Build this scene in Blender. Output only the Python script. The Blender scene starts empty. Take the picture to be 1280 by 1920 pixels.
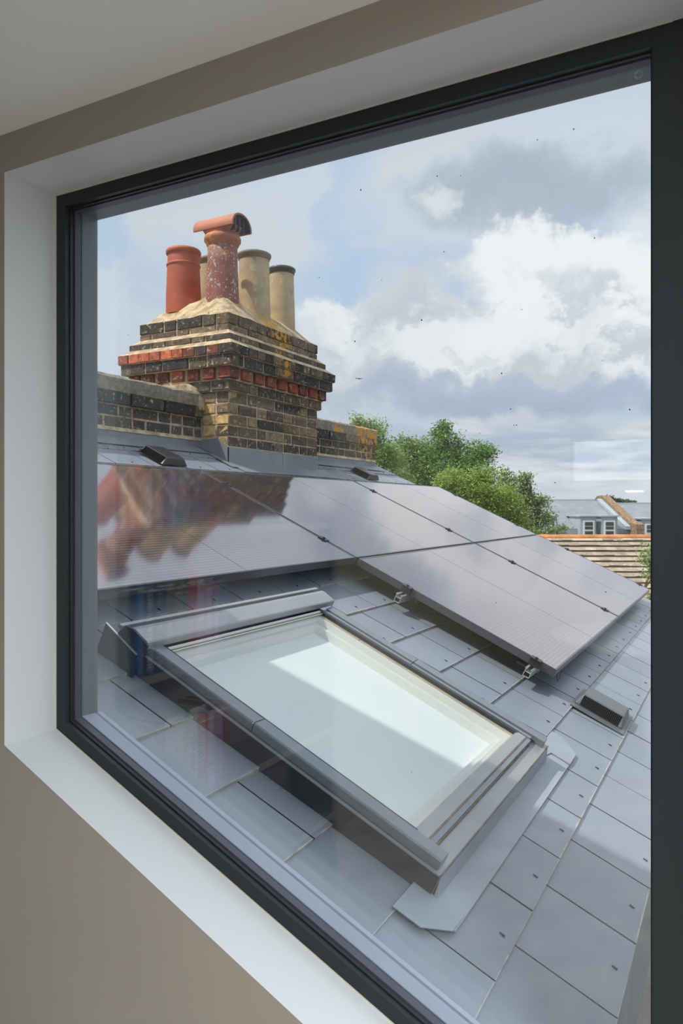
import bpy, math, random
from mathutils import Vector, Matrix
random.seed(7)
S = bpy.context.scene
COL = S.collection

# ------------------------------------------------------------------ camera
TH = 0.4948                      # the camera looks this far left of the window's normal (+Y)
FPX, HY = 1401.85, 951.98
cam = bpy.data.cameras.new('camera'); camo = bpy.data.objects.new('camera', cam); COL.objects.link(camo)
cam.sensor_fit = 'HORIZONTAL'; cam.sensor_width = 36.0; cam.lens = FPX / 1280 * 36
cam.shift_y = -(960 - HY) / 1280
cam.clip_start = 0.02; cam.clip_end = 2000
camo.location = (0, 0, 0); camo.rotation_euler = (math.pi / 2, 0, TH)
S.camera = camo
FW = Vector((-math.sin(TH), math.cos(TH), 0)); RT = Vector((math.cos(TH), math.sin(TH), 0)); UP = Vector((0, 0, 1))
def ray(x, y): return FW * FPX + RT * (x - 640) + UP * (HY - y)
def at(x, y, depth): return ray(x, y) * (depth / FPX)

# ------------------------------------------------------------------ view
S.view_settings.view_transform = 'Standard'; S.view_settings.look = 'None'
S.view_settings.exposure = 0.0; S.view_settings.gamma = 1.0
S.view_settings.use_curve_mapping = False
S.render.engine = 'CYCLES'
S.cycles.use_denoising = True
S.cycles.transparent_max_bounces = 24
S.cycles.max_bounces = 12; S.cycles.diffuse_bounces = 5; S.cycles.glossy_bounces = 5
S.cycles.sample_clamp_indirect = 6.0
S.cycles.caustics_reflective = False; S.cycles.caustics_refractive = False

# ------------------------------------------------------------------ light settings
SUN_DIR = Vector((-0.45, -0.50, 1.0)).normalized()
SUN_E = 4.8
SKY_STRENGTH = 1.15
ROOM_FILL_W = 36.0

sun = bpy.data.lights.new('sun', 'SUN'); sun.energy = SUN_E; sun.angle = 0.02; sun.color = (1.0, .93, .82)
suno = bpy.data.objects.new('sun', sun); COL.objects.link(suno)
suno.rotation_euler = SUN_DIR.to_track_quat('Z', 'Y').to_euler(); suno.location = (-3, -3, 8)

# ------------------------------------------------------------------ sky with clouds
class NT:
    def __init__(s, nt): s.nt = nt; s.n = nt.nodes; s.l = nt.links
    def new(s, t, **k):
        n = s.n.new(t)
        for a, b in k.items(): setattr(n, a, b)
        return n
    def put(s, sock, v):
        if isinstance(v, bpy.types.NodeSocket): s.l.new(v, sock)
        else: sock.default_value = v
    def m(s, op, a, b=0.0, c=None):
        n = s.new('ShaderNodeMath', operation=op); s.put(n.inputs[0], a); s.put(n.inputs[1], b)
        if c is not None: s.put(n.inputs[2], c)
        return n.outputs[0]
    def sm(s, x, a, b, o0=0.0, o1=1.0, smooth=True):
        n = s.new('ShaderNodeMapRange'); n.interpolation_type = 'SMOOTHSTEP' if smooth else 'LINEAR'
        n.clamp = True
        s.put(n.inputs[0], x); n.inputs[1].default_value = a; n.inputs[2].default_value = b
        n.inputs[3].default_value = o0; n.inputs[4].default_value = o1
        return n.outputs[0]
    def mix(s, f, a, b, mode='MIX'):
        n = s.new('ShaderNodeMix', data_type='RGBA', blend_type=mode)
        n.clamp_factor = True
        s.put(n.inputs[0], f)
        for i, v in ((6, a), (7, b)):
            if isinstance(v, (tuple, list)): v = (v[0], v[1], v[2], 1)
            s.put(n.inputs[i], v)
        return n.outputs[2]
    def comb(s, x, y, z=0.0):
        n = s.new('ShaderNodeCombineXYZ'); s.put(n.inputs[0], x); s.put(n.inputs[1], y); s.put(n.inputs[2], z); return n.outputs[0]
    def noise(s, v, scale, detail=4, rough=.55):
        n = s.new('ShaderNodeTexNoise'); s.put(n.inputs['Vector'], v); n.inputs['Scale'].default_value = scale
        n.inputs['Detail'].default_value = detail; n.inputs['Roughness'].default_value = rough
        return n.outputs[0]

def build_sky():
    w = bpy.data.worlds.new('sky'); S.world = w; w.use_nodes = True
    t = NT(w.node_tree); t.n.clear()
    out = t.new('ShaderNodeOutputWorld'); bg = t.new('ShaderNodeBackground'); t.l.new(bg.outputs[0], out.inputs[0])
    tc = t.new('ShaderNodeTexCoord'); sp = t.new('ShaderNodeSeparateXYZ'); t.l.new(tc.outputs['Generated'], sp.inputs[0])
    az = t.m('ARCTAN2', sp.outputs[0], sp.outputs[1]); el = t.m('ARCSINE', sp.outputs[2])
    V = t.comb(az, t.m('MULTIPLY', el, 1.5))
    nA = t.noise(V, 5.5, 8, .62); nB = t.noise(t.comb(az, el, 7.3), 5.5, 8, .62)
    azw = t.m('ADD', az, t.m('MULTIPLY', t.m('SUBTRACT', nA, .5), .30))
    elw = t.m('ADD', el, t.m('MULTIPLY', t.m('SUBTRACT', nB, .5), .26))
    def c(px, py):
        d = ray(px, py).normalized(); return math.atan2(d.x, d.y), math.asin(d.z)
    def blob(px, py, rx, ry, soft=.5, warp=True):
        a, e = c(px, py); rx /= 1402; ry /= 1402
        A, E = (azw, elw) if warp else (az, el)
        q = t.m('ADD', t.m('POWER', t.m('DIVIDE', t.m('SUBTRACT', A, a), rx), 2.0), t.m('POWER', t.m('DIVIDE', t.m('SUBTRACT', E, e), ry), 2.0))
        return t.sm(q, 1 + soft, max(0.0, 1 - soft))
    blue = (.51, .65, .85); light = (.69, .75, .83); dark = (.41, .49, .60); white = (.97, .98, 1.0); mid = (.60, .66, .75)
    # broken cloud cover everywhere
    cov = t.sm(t.noise(V, 3.2, 9, .6), .36, .60)
    body = t.mix(t.sm(t.noise(t.comb(az, el, 3.1), 4.0, 8, .6), .35, .68), mid, light)
    col = t.mix(cov, blue, body)
    # soft veil over the frame's part of the sky, with blue gaps
    for (x, y, rx, ry, s) in ((400, 430, 330, 190, .9), (930, 260, 420, 170, .8), (250, 640, 180, 150, .9)):
        col = t.mix(t.m('MULTIPLY', blob(x, y, rx, ry, s), .85), col, light)
    for (x, y, rx, ry, s, f) in ((650, 400, 50, 150, .8, .8), (610, 530, 90, 60, .8, .7), (215, 430, 50, 45, .8, .8), (1140, 425, 60, 32, .8, .75), (320, 500, 60, 50, .9, .4)):
        col = t.mix(t.m('MULTIPLY', blob(x, y, rx, ry, s), f), col, blue)
    # grey cloud of the upper middle
    col = t.mix(t.m('MULTIPLY', blob(860, 360, 190, 130, .8), .9), col, light)
    col = t.mix(t.m('MULTIPLY', blob(980, 370, 210, 75, .9), .85), col, dark)
    col = t.mix(t.m('MULTIPLY', blob(840, 385, 50, 30, .9), .6), col, white)
    # towering white cloud
    for (x, y, rx, ry, s, cc, f) in ((1050, 600, 210, 140, .25, (.78, .81, .86), 1), (800, 640, 220, 90, .4, (.74, .78, .84), 1), (640, 620, 90, 60, .5, (.84, .87, .92), .8),
                                (1060, 500, 150, 52, .5, white, 1), (960, 560, 110, 70, .7, white, .9), (1180, 520, 80, 55, .6, white, .9), (860, 640, 90, 60, .8, white, .7), (640, 590, 60, 30, .8, white, .7),
                                (1170, 650, 80, 50, .8, white, .6), (1400, 520, 260, 150, .9, white, .75), (1850, 420, 300, 240, .8, white, .7)):  # last two lie out of view, added to whiten the panels' reflections
        col = t.mix(t.m('MULTIPLY', blob(x, y, rx, ry, s), f), col, cc)
    # its shaded puffs
    pf = t.noise(t.comb(azw, t.m('MULTIPLY', elw, 1.7), 1.7), 9, 8, .6)
    puff = t.m('MULTIPLY', t.sm(pf, .46, .60), blob(960, 650, 330, 120, .5))
    col = t.mix(t.m('MULTIPLY', puff, .85), col, (.58, .63, .72))
    # flat grey base
    for (x, y, rx, ry, s, f) in ((850, 740, 250, 40, .95, .8), (1150, 765, 150, 36, .95, .7), (1000, 745, 180, 30, .95, .5)):
        col = t.mix(t.m('MULTIPLY', blob(x, y, rx, ry, s), f), col, (.44, .52, .66))
    # low bands near the horizon
    band = t.noise(t.comb(t.m('MULTIPLY', az, 1.0), t.m('MULTIPLY', el, 6.0), 5.0), 6.5, 6, .55)
    bc = t.mix(t.sm(band, .38, .62), (.50, .58, .70), (.84, .87, .91))
    low = t.sm(el, .125, .085)
    col = t.mix(low, col, bc)
    col = t.mix(t.sm(el, .05, .0), col, (.74, .79, .85))
    # ground haze below the horizon
    col = t.mix(t.sm(el, .0, -.06), col, (.20, .21, .19))
    # unseen sky overhead brightened to add light on the roof
    col = t.mix(t.m('MULTIPLY', t.sm(el, .50, .95), .55), col, (1.55, 1.6, 1.68))
    t.l.new(col, bg.inputs[0]); bg.inputs[1].default_value = SKY_STRENGTH
build_sky()

# ------------------------------------------------------------------ materials
def mat(name, color, rough=.6, metal=0.0, spec=.5, var=0.0, vscale=8.0, bump=0.0, bscale=60.0, attr=False, c2=None, detail=5, emit=None, fn=None):
    m = bpy.data.materials.new(name); m.use_nodes = True; t = NT(m.node_tree)
    b = t.n['Principled BSDF']
    b.inputs['Roughness'].default_value = rough; b.inputs['Metallic'].default_value = metal
    b.inputs['Specular IOR Level'].default_value = spec
    tc = t.new('ShaderNodeTexCoord'); P = tc.outputs['Object']
    if attr:
        a = t.new('ShaderNodeAttribute', attribute_name='col'); base = a.outputs['Color']
        if color != (1, 1, 1): base = t.mix(1.0, base, color, 'MULTIPLY')
    else:
        r = t.new('ShaderNodeRGB'); r.outputs[0].default_value = (*color, 1); base = r.outputs[0]
    if var or c2:
        n = t.noise(P, vscale, detail, .6)
        if c2: base = t.mix(t.sm(n, .38, .66), base, c2)
        else:
            f = t.sm(n, .3, .7, 1 - var, 1 + var, False)
            g = t.comb(f, f, f); vm = t.new('ShaderNodeVectorMath', operation='MULTIPLY'); t.l.new(base, vm.inputs[0]); t.l.new(g, vm.inputs[1]); base = vm.outputs[0]
    if fn: base = fn(t, base, P, b)
    t.l.new(base, b.inputs['Base Color'])
    if bump:
        bn = t.new('ShaderNodeBump'); bn.inputs['Strength'].default_value = bump; bn.inputs['Distance'].default_value = .01
        t.l.new(t.noise(P, bscale, 6, .65), bn.inputs['Height']); t.l.new(bn.outputs[0], b.inputs['Normal'])
    if emit: b.inputs['Emission Color'].default_value = (*emit[0], 1); b.inputs['Emission Strength'].default_value = emit[1]
    return m

def glass_mat(name, f0=.04, tint=(.97, .98, .98)):
    m = bpy.data.materials.new(name); m.use_nodes = True; t = NT(m.node_tree); t.n.clear()
    o = t.new('ShaderNodeOutputMaterial'); g = t.new('ShaderNodeNewGeometry')
    d = t.new('ShaderNodeVectorMath', operation='DOT_PRODUCT'); t.l.new(g.outputs['Normal'], d.inputs[0]); t.l.new(g.outputs['Incoming'], d.inputs[1])
    c = t.m('ABSOLUTE', d.outputs['Value']); fr = t.m('ADD', t.m('MULTIPLY', t.m('POWER', t.m('SUBTRACT', 1.0, c), 5.0), 1 - f0), f0)
    tr = t.new('ShaderNodeBsdfTransparent'); tr.inputs[0].default_value = (*tint, 1)
    gl = t.new('ShaderNodeBsdfGlossy'); gl.inputs['Roughness'].default_value = 0.0
    mx = t.new('ShaderNodeMixShader'); t.l.new(fr, mx.inputs[0]); t.l.new(tr.outputs[0], mx.inputs[1]); t.l.new(gl.outputs[0], mx.inputs[2]); t.l.new(mx.outputs[0], o.inputs[0])
    return m

def lichen(centres, color=(.75, .33, .02), scale=22):
    def fn(t, base, P, b):
        g = t.new('ShaderNodeNewGeometry')
        for (c, r) in centres:
            v = t.new('ShaderNodeVectorMath', operation='DISTANCE'); t.l.new(g.outputs['Position'], v.inputs[0]); v.inputs[1].default_value = c
            n = t.noise(g.outputs['Position'], scale, 5, .65)
            f = t.m('MULTIPLY', t.sm(v.outputs['Value'], r, r * .45), t.sm(n, .47, .54))
            base = t.mix(f, base, color)
        return base
    return fn

def speckle(col, a, b_, scale=120):
    def fn(t, base, P, b):
        return t.mix(t.sm(t.noise(P, scale, 3, .6), a, b_), base, col)
    return fn
def chain(*fs):
    def fn(t, base, P, b):
        for f in fs: base = f(t, base, P, b)
        return base
    return fn

M = {}
M['taupe'] = mat('taupe paint', (.335, .305, .262), .7, var=.03, vscale=3, bump=.03, bscale=300)
M['white_paint'] = mat('white paint', (.60, .63, .65), .45, bump=.02, bscale=250)
M['ceiling'] = mat('ceiling paint', (.80, .80, .78), .8)
M['floor'] = mat('pale oak floor', (.50, .47, .43), .4, var=.3, vscale=6)
M['anthracite'] = mat('anthracite powder coat', (.015, .019, .022), .38, spec=.35, bump=.03, bscale=900)
M['gasket'] = mat('black rubber', (.008, .008, .009), .45)
M['spacer'] = mat('warm grey spacer', (.10, .09, .13), .4)
M['frame_out'] = mat('outer grey frame', (.15, .165, .20), .35)
M['sill_metal'] = mat('pale grey sill metal', (.36, .40, .50), .35, var=.08, vscale=7)
M['sealant'] = mat('beige sealant', (.55, .49, .38), .6)
M['glass'] = glass_mat('window glass', .056)
M['sky_glass'] = glass_mat('rooflight glass', .06)
M['zinc'] = mat('cladding', (.12, .13, .14), .5)
def slate_fn(t, base, P, b):
    n = t.noise(P, 2.3, 6, .65); n2 = t.noise(P, 14, 5, .7)
    base = t.mix(t.sm(n, .42, .7, 0, .35), base, (.27, .28, .30))
    base = t.mix(t.sm(n2, .62, .74, 0, .28), base, (.42, .42, .42))
    t.l.new(t.sm(n, .3, .7, .26, .42), b.inputs['Roughness'])
    return base
M['slate'] = mat('blue grey slate', (1, 1, 1), .35, attr=True, spec=.6, fn=slate_fn, bump=.06, bscale=70)
M['slate_edge'] = mat('weathered slate edge', (.42, .38, .33), .7, var=.4, vscale=20)
M['hook'] = mat('slate hook', (.02, .02, .025), .4, metal=.6)
M['deck'] = mat('underlay', (.03, .03, .035), .8)
M['lead'] = mat('lead flashing', (.25, .27, .30), .45, metal=.25, var=.16, vscale=5, bump=.05, bscale=30)
M['lead_dark'] = mat('old lead', (.20, .215, .24), .5, metal=.3, var=.22, vscale=9, bump=.08, bscale=40)
M['stone_gutter'] = mat('grey gutter', (.20, .195, .19), .6, c2=(.36, .35, .34), vscale=6)
M['vl_metal'] = mat('grey coated aluminium', (.22, .25, .29), .30, metal=.35, var=.08, vscale=6)
M['vl_side'] = mat('dark coated aluminium', (.022, .024, .034), .45, metal=.2, var=.15, vscale=5)
M['vl_hood'] = mat('hood aluminium', (.36, .36, .38), .32, metal=.35, var=.08, vscale=5)
M['vl_white'] = mat('white lacquer', (.78, .78, .74), .35)
M['cream'] = mat('cream lacquer', (.62, .50, .34), .5, var=.2, vscale=18)
M['rust'] = mat('brown seal', (.20, .155, .12), .7, var=.5, vscale=30)
M['blind'] = mat('white blind', (.84, .88, .88), .7)
M['apron'] = mat('grey apron', (.31, .35, .41), .42, metal=.05, var=.12, vscale=5, bump=.04, bscale=25)
def pv_fn(t, base, P, b):
    sp = t.new('ShaderNodeSeparateXYZ'); t.l.new(P, sp.inputs[0])
    # thin silver fingers running along the panel, and cell gaps
    w = t.m('FRACT', t.m('MULTIPLY', sp.outputs[1], 62.0)); ln = t.sm(w, .78, .86)
    base = t.mix(t.m('MULTIPLY', ln, .7), base, (.24, .22, .25))
    return base
M['pv'] = mat('solar cells', (.016, .013, .015), .09, spec=.5, fn=pv_fn)
_b = M['pv'].node_tree.nodes['Principled BSDF']; _b.inputs['IOR'].default_value = 4.5; _b.inputs['Specular Tint'].default_value = (1, .93, .96, 1); _b.inputs['Coat Weight'].default_value = 1.0; _b.inputs['Coat Roughness'].default_value = .06; _b.inputs['Coat Tint'].default_value = (1, .95, .97, 1)
M['pv_frame'] = mat('black anodised frame', (.12, .12, .13), .3, metal=.6)
M['cell_gap'] = mat('cell gap', (.03, .025, .03), .15)
M['alu'] = mat('raw aluminium', (.72, .72, .72), .35, metal=.6)
M['blackp'] = mat('black plastic', (.018, .019, .022), .35)
M['vent_grey'] = mat('dark grey vent plastic', (.12, .128, .14), .38)
M['vent_black'] = mat('black vent plastic', (.03, .024, .028), .3)
M['void'] = mat('black opening', (.003, .003, .003), 1.0, spec=0.0)
M['cable'] = mat('cable', (.12, .12, .12), .5)
M['mortar'] = mat('sand mortar', (.72, .54, .34), .9, c2=(.36, .27, .16), vscale=13, bump=.9, bscale=45, fn=chain(speckle((.16, .13, .09), .60, .70, 28), lichen([((-2.85, 4.25, 1.22), .22)])))
M['brick'] = mat('weathered brick', (1, 1, 1), .85, attr=True, var=.45, vscale=26, bump=.6, bscale=70, fn=chain(speckle((.60, .46, .30), .57, .72, 38), speckle((.03, .03, .03), .62, .72, 55), speckle((.50, .42, .30), .62, .74, 110), lichen([((-2.80, 4.28, 1.17), .16), ((-2.70, 4.20, .96), .12), ((-2.97, 6.0, .62), .25)])))
M['coping'] = mat('weathered concrete', (.24, .195, .145), .9, c2=(.38, .33, .25), vscale=30, bump=.5, bscale=80, fn=chain(speckle((.52, .47, .38), .62, .72, 90), lichen([((-2.97, 6.02, .66), .34), ((-2.97, 5.45, .66), .12)], scale=14)))
M['terracotta'] = mat('terracotta', (.48, .105, .05), .6, var=.16, vscale=9, bump=.1)
M['terracotta_cowl'] = mat('terracotta cowl', (.50, .155, .08), .65, var=.14, vscale=9, bump=.1)
M['old_terracotta'] = mat('lichened terracotta', (.27, .075, .05), .75, c2=(.30, .13, .10), vscale=10, bump=.3, fn=chain(speckle((.50, .44, .38), .56, .64, 55), lichen([((-2.95, 3.80, 1.74), .09), ((-2.88, 3.82, 1.62), .05)], scale=30)))
M['collar'] = mat('cowl collar', (.44, .14, .075), .65, var=.2, vscale=20, fn=lichen([((-3.04, 3.80, 1.76), .13)], scale=30))
M['buff'] = mat('buff clay', (.54, .40, .235), .75, var=.3, vscale=7, bump=.2, fn=chain(speckle((.34, .24, .13), .56, .72, 8), speckle((.70, .58, .40), .60, .72, 30)))
M['buff_rim'] = mat('darkened clay rim', (.22, .15, .09), .6, var=.3, vscale=12)
M['dark_rim'] = mat('black glazed rim', (.05, .035, .03), .4, var=.3, vscale=12)
M['cowl_in'] = mat('dark blue inside', (.035, .045, .085), .35)  # dark blue tone for the cowl's inner faces
M['leaf'] = None
M['bark'] = mat('bark', (.13, .10, .07), .9, var=.3, vscale=10)
M['tile'] = mat('mottled concrete tile', (1, 1, 1), .9, attr=True, var=.35, vscale=5, fn=speckle((.62, .56, .46), .62, .70, 12))
M['tile_butt_shade'] = mat('shade-dark tile butt', (.06, .045, .035), .9)  # butt faces painted dark to draw the shadow line under each course
M['ridge_tile'] = mat('orange ridge tile', (.62, .23, .08), .8, var=.4, vscale=4)
def slatey(t, base, P, b):
    sp = t.new('ShaderNodeSeparateXYZ'); t.l.new(P, sp.inputs[0])
    w = t.m('FRACT', t.m('MULTIPLY', sp.outputs[1], 4.6)); ln = t.sm(w, .80, .95)
    base = t.mix(t.m('MULTIPLY', ln, .6), base, (.12, .13, .15))
    return t.mix(t.sm(t.noise(P, 1.6, 5, .6), .45, .65, 0, .5), base, (.34, .35, .37))
M['far_slate'] = mat('distant slate', (.235, .25, .28), .6, fn=slatey)
M['far_lead'] = mat('distant lead', (.40, .46, .53), .5, var=.12, vscale=2)
M['far_white'] = mat('white sash', (.80, .82, .83), .5)
M['far_dark'] = mat('dark pane', (.05, .05, .055), .08)
M['far_brick'] = mat('distant brick', (.20, .12, .07), .9, c2=(.42, .28, .16), vscale=9, fn=speckle((.12, .08, .05), .55, .65, 16))
M['room_wood'] = mat('bookcase paint', (.20, .19, .185), .5)
M['pages'] = mat('pages', (.7, .66, .56), .8)
M['lamp_glow'] = mat('lamp diffuser', (.9, .9, .9), .5, emit=((1, .97, .92), 6.0))
M['steel'] = mat('brushed steel', (.5, .5, .5), .35, metal=1)
M['speck'] = mat('dirt speck', (.05, .045, .04), .9)
M['plane_paint'] = mat('aircraft grey', (.12, .13, .15), .5)
def leafmat(name, tint=1.0):
    m = mat(name, (1, 1, 1), .5, attr=True, spec=.3)
    t = NT(m.node_tree); b = t.n['Principled BSDF']; o = t.n['Material Output']
    a = [n for n in t.n if n.type == 'ATTRIBUTE'][0]
    tr = t.new('ShaderNodeBsdfTranslucent'); t.l.new(a.outputs['Color'], tr.inputs[0])
    mx = t.new('ShaderNodeMixShader'); mx.inputs[0].default_value = .45
    t.l.new(b.outputs[0], mx.inputs[1]); t.l.new(tr.outputs[0], mx.inputs[2]); t.l.new(mx.outputs[0], o.inputs[0])
    return m
M['leaf'] = leafmat('leaves')

# ------------------------------------------------------------------ mesh builder
class MB:
    def __init__(s): s.v = []; s.f = []; s.mi = []; s.c = []
    def add(s, vs, fs, mi=0, col=(1, 1, 1)):
        b = len(s.v); s.v += [Vector(v) for v in vs]
        for f in fs: s.f.append([b + i for i in f]); s.mi.append(mi); s.c.append(col)
    def hexa(s, p, mi=0, col=(1, 1, 1), mis=None):
        fs = [(0, 3, 2, 1), (4, 5, 6, 7), (0, 1, 5, 4), (1, 2, 6, 5), (2, 3, 7, 6), (3, 0, 4, 7)]
        b = len(s.v); s.v += [Vector(v) for v in p]
        for k, f in enumerate(fs): s.f.append([b + i for i in f]); s.mi.append(mis[k] if mis else mi); s.c.append(col)
    def box(s, x0, x1, y0, y1, z0, z1, mi=0, col=(1, 1, 1), mis=None):
        s.hexa([(x0, y0, z0), (x1, y0, z0), (x1, y1, z0), (x0, y1, z0), (x0, y0, z1), (x1, y0, z1), (x1, y1, z1), (x0, y1, z1)], mi, col, mis)
        return s
    def bar(s, a, b, w, h, up=(0, 0, 1), mi=0, col=(1, 1, 1)):
        a = Vector(a); b = Vector(b); d = (b - a).normalized(); u = Vector(up); sd = d.cross(u).normalized(); u = sd.cross(d)
        p = []
        for q in (a, b): p += [q - sd * w / 2 - u * h / 2, q + sd * w / 2 - u * h / 2, q + sd * w / 2 + u * h / 2, q - sd * w / 2 + u * h / 2]
        s.hexa(p, mi, col)
    def tube(s, pts, rs, n=8, mi=0, col=(1, 1, 1), caps=True):
        pts = [Vector(p) for p in pts]; rings = []
        for i, p in enumerate(pts):
            d = (pts[min(i + 1, len(pts) - 1)] - pts[max(i - 1, 0)]).normalized()
            a = d.orthogonal().normalized() if abs(d.z) < .9 else Vector((1, 0, 0)) - d * d.x
            a.normalize(); b = d.cross(a); r = rs[i] if isinstance(rs, (list, tuple)) else rs
            rings.append([p + (a * math.cos(2 * math.pi * k / n) + b * math.sin(2 * math.pi * k / n)) * r for k in range(n)])
        vs = [v for r in rings for v in r]; fs = []
        for i in range(len(pts) - 1):
            for k in range(n): fs.append((i * n + k, i * n + (k + 1) % n, (i + 1) * n + (k + 1) % n, (i + 1) * n + k))
        if caps: fs.append(tuple(range(n - 1, -1, -1))); fs.append(tuple((len(pts) - 1) * n + k for k in range(n)))
        s.add(vs, fs, mi, col)
    def lathe(s, prof, n=32, c=(0, 0, 0), mi=0, col=(1, 1, 1), closed=False):
        vs = []; fs = []; c = Vector(c)
        for (r, z) in prof:
            for k in range(n): a = 2 * math.pi * k / n; vs.append(c + Vector((r * math.cos(a), r * math.sin(a), z)))
        for i in range(len(prof) - 1):
            for k in range(n): fs.append((i * n + k, i * n + (k + 1) % n, (i + 1) * n + (k + 1) % n, (i + 1) * n + k))
        s.add(vs, fs, mi, col)
    def prism(s, poly, axis_vec, mi=0, col=(1, 1, 1)):
        a = Vector(axis_vec); n = len(poly); vs = [Vector(p) for p in poly] + [Vector(p) + a for p in poly]
        fs = [tuple(range(n - 1, -1, -1)), tuple(range(n, 2 * n))] + [(i, (i + 1) % n, n + (i + 1) % n, n + i) for i in range(n)]
        s.add(vs, fs, mi, col)
    def build(s, name, mats, parent=None, smooth=False, bevel=0, base=None, recalc=True):
        me = bpy.data.meshes.new(name)
        if not isinstance(mats, (list, tuple)): mats = [mats]
        off = Vector(base) if base is not None else Vector((0, 0, 0))
        me.from_pydata([v - off for v in s.v], [], s.f)
        for m in mats: me.materials.append(M[m] if isinstance(m, str) else m)
        for p, i in zip(me.polygons, s.mi): p.material_index = i; p.use_smooth = bool(smooth)
        if any(c != (1, 1, 1) for c in s.c):
            at_ = me.color_attributes.new('col', 'FLOAT_COLOR', 'CORNER'); k = 0; data = []
            for p, c in zip(me.polygons, s.c): data += [c[0], c[1], c[2], 1.0] * p.loop_total
            at_.data.foreach_set('color', data)
        if recalc:
            import bmesh
            bm = bmesh.new(); bm.from_mesh(me); bmesh.ops.recalc_face_normals(bm, faces=bm.faces); bm.to_mesh(me); bm.free()
        me.update()
        o = bpy.data.objects.new(name, me); COL.objects.link(o)
        if parent is not None: o.parent = parent
        if base is not None and parent is None: o.location = off
        if bevel:
            b = o.modifiers.new('bevel', 'BEVEL'); b.width = bevel; b.segments = 2; b.limit_method = 'ANGLE'; b.angle_limit = math.radians(35)
        return o

def tag(o, label=None, cat=None, group=None, kind=None):
    if label: o['label'] = label
    if cat: o['category'] = cat
    if group: o['group'] = group
    if kind: o['kind'] = kind
    return o
def empty(name, loc=(0, 0, 0), rot=None, label=None, cat=None, group=None, kind=None):
    o = bpy.data.objects.new(name, None); COL.objects.link(o); o.empty_display_size = .1
    o.location = loc
    if rot is not None: o.rotation_euler = rot
    return tag(o, label, cat, group, kind)
def children(o): return [c for c in COL.objects if c.parent == o]
def copy_tree(o, parent=None):
    ch = children(o); c = o.copy(); COL.objects.link(c); c.parent = parent
    for k in ch: copy_tree(k, c)
    return c

# ------------------------------------------------------------------ roof frame: local x = along the ridge, y = up the slope, z = off the roof
MS = .4711; CC = 1 / math.sqrt(1 + MS * MS); Z0 = -1.04
def RP(s, y, h=0.0): return Vector((-s * CC + h * MS * CC, y, Z0 + MS * s * CC + h * CC))
RROT = Matrix(((0, -CC, MS * CC), (1, 0, 0), (0, MS * CC, CC))).to_euler()
def roof_root(name, s, y, h=0.0, **k): return empty(name, RP(s, y, h), RROT, **k)

# ================================================================== the room
D = 1.06                                   # window plane
XL, ZT, XR = -1.2297, .633, -.082
def zb(x): return -.4485 - MS * (x - XL)
WY = .94
MXR = .05                                   # right end of the glazed opening beyond the mullion
def build_wall():
    mb = MB(); X0, X1, Zb, Zt = -1.66, 2.4, -1.50, .705
    for (y, mi) in ((WY, 0), (1.12, 2)):
        o = [(X0, y, Zb), (X1, y, Zb), (X1, y, Zt), (X0, y, Zt)]
        i = [(XL, y, zb(XL)), (MXR, y, zb(MXR)), (MXR, y, ZT), (XL, y, ZT)]
        for k in range(4):
            mb.add([o[k], o[(k + 1) % 4], i[(k + 1) % 4], i[k]], [(0, 1, 2, 3)], mi)
    i0 = [(XL, WY, zb(XL)), (MXR, WY, zb(MXR)), (MXR, WY, ZT), (XL, WY, ZT)]
    i1 = [(p[0], 1.12, p[2]) for p in i0]
    for k in range(4): mb.add([i0[k], i0[(k + 1) % 4], i1[(k + 1) % 4], i1[k]], [(0, 1, 2, 3)], 1)
    o0 = [(X0, WY, Zb), (X1, WY, Zb), (X1, WY, Zt), (X0, WY, Zt)]; o1 = [(p[0], 1.12, p[2]) for p in o0]
    for k in range(4): mb.add([o0[k], o0[(k + 1) % 4], o1[(k + 1) % 4], o1[k]], [(0, 1, 2, 3)], 2)
    o = mb.build('wall_front', ['taupe', 'white_paint', 'zinc'], recalc=False); tag(o, kind='structure')
build_wall()
RX1, RY0 = 2.4, -3.2
def sbox(name, m, *a, kind='structure'):
    mb = MB(); mb.box(*a); o = mb.build(name, m); return tag(o, kind=kind)
sbox('wall_left', 'taupe', -1.78, -1.66, RY0 - .12, 1.12, -1.50, .705)
sbox('wall_right', 'taupe', RX1, RX1 + .12, RY0 - .12, 1.12, -1.50, .705)
sbox('floor', 'floor', -1.78, RX1 + .12, RY0 - .12, 1.12, -1.62, -1.50)
# rear wall with a high-level window in it
mb = MB(); BW = (-1.09, 1.30, .17, .487)
mb.box(-1.78, RX1 + .12, RY0 - .12, RY0, -1.50, BW[2]); mb.box(-1.78, RX1 + .12, RY0 - .12, RY0, BW[3], .705)
mb.box(-1.78, BW[0], RY0 - .12, RY0, BW[2], BW[3]); mb.box(BW[1], RX1 + .12, RY0 - .12, RY0, BW[2], BW[3])
tag(mb.build('wall_rear', 'taupe'), kind='structure')
sbox('ceiling', 'ceiling', -1.78, RX1 + .12, RY0 - .12, 1.12, .705, .86)
# flat dormer roof covering, its edge throws the shade on the slates
sbox('dormer_roof', 'lead_dark', -3.0, RX1 + .3, RY0 - .3, 1.16, .82, .875)
mb = MB(); mb.box(-2.9, -1.78, RY0, 1.10, -.3, .82); tag(mb.build('wall_outer', 'zinc'), kind='structure')
# cheek cladding between the window and the slates
mb = MB()
mb.prism([(XL - .2, 1.12, zb(XL - .2) + .0), (MXR, 1.12, zb(MXR)), (MXR, 1.12, zb(MXR) - .6), (XL - .2, 1.12, zb(XL - .2) - .6)], (0, .06, 0))
tag(mb.build('wall_cheek_cladding', 'zinc'), kind='structure')

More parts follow.
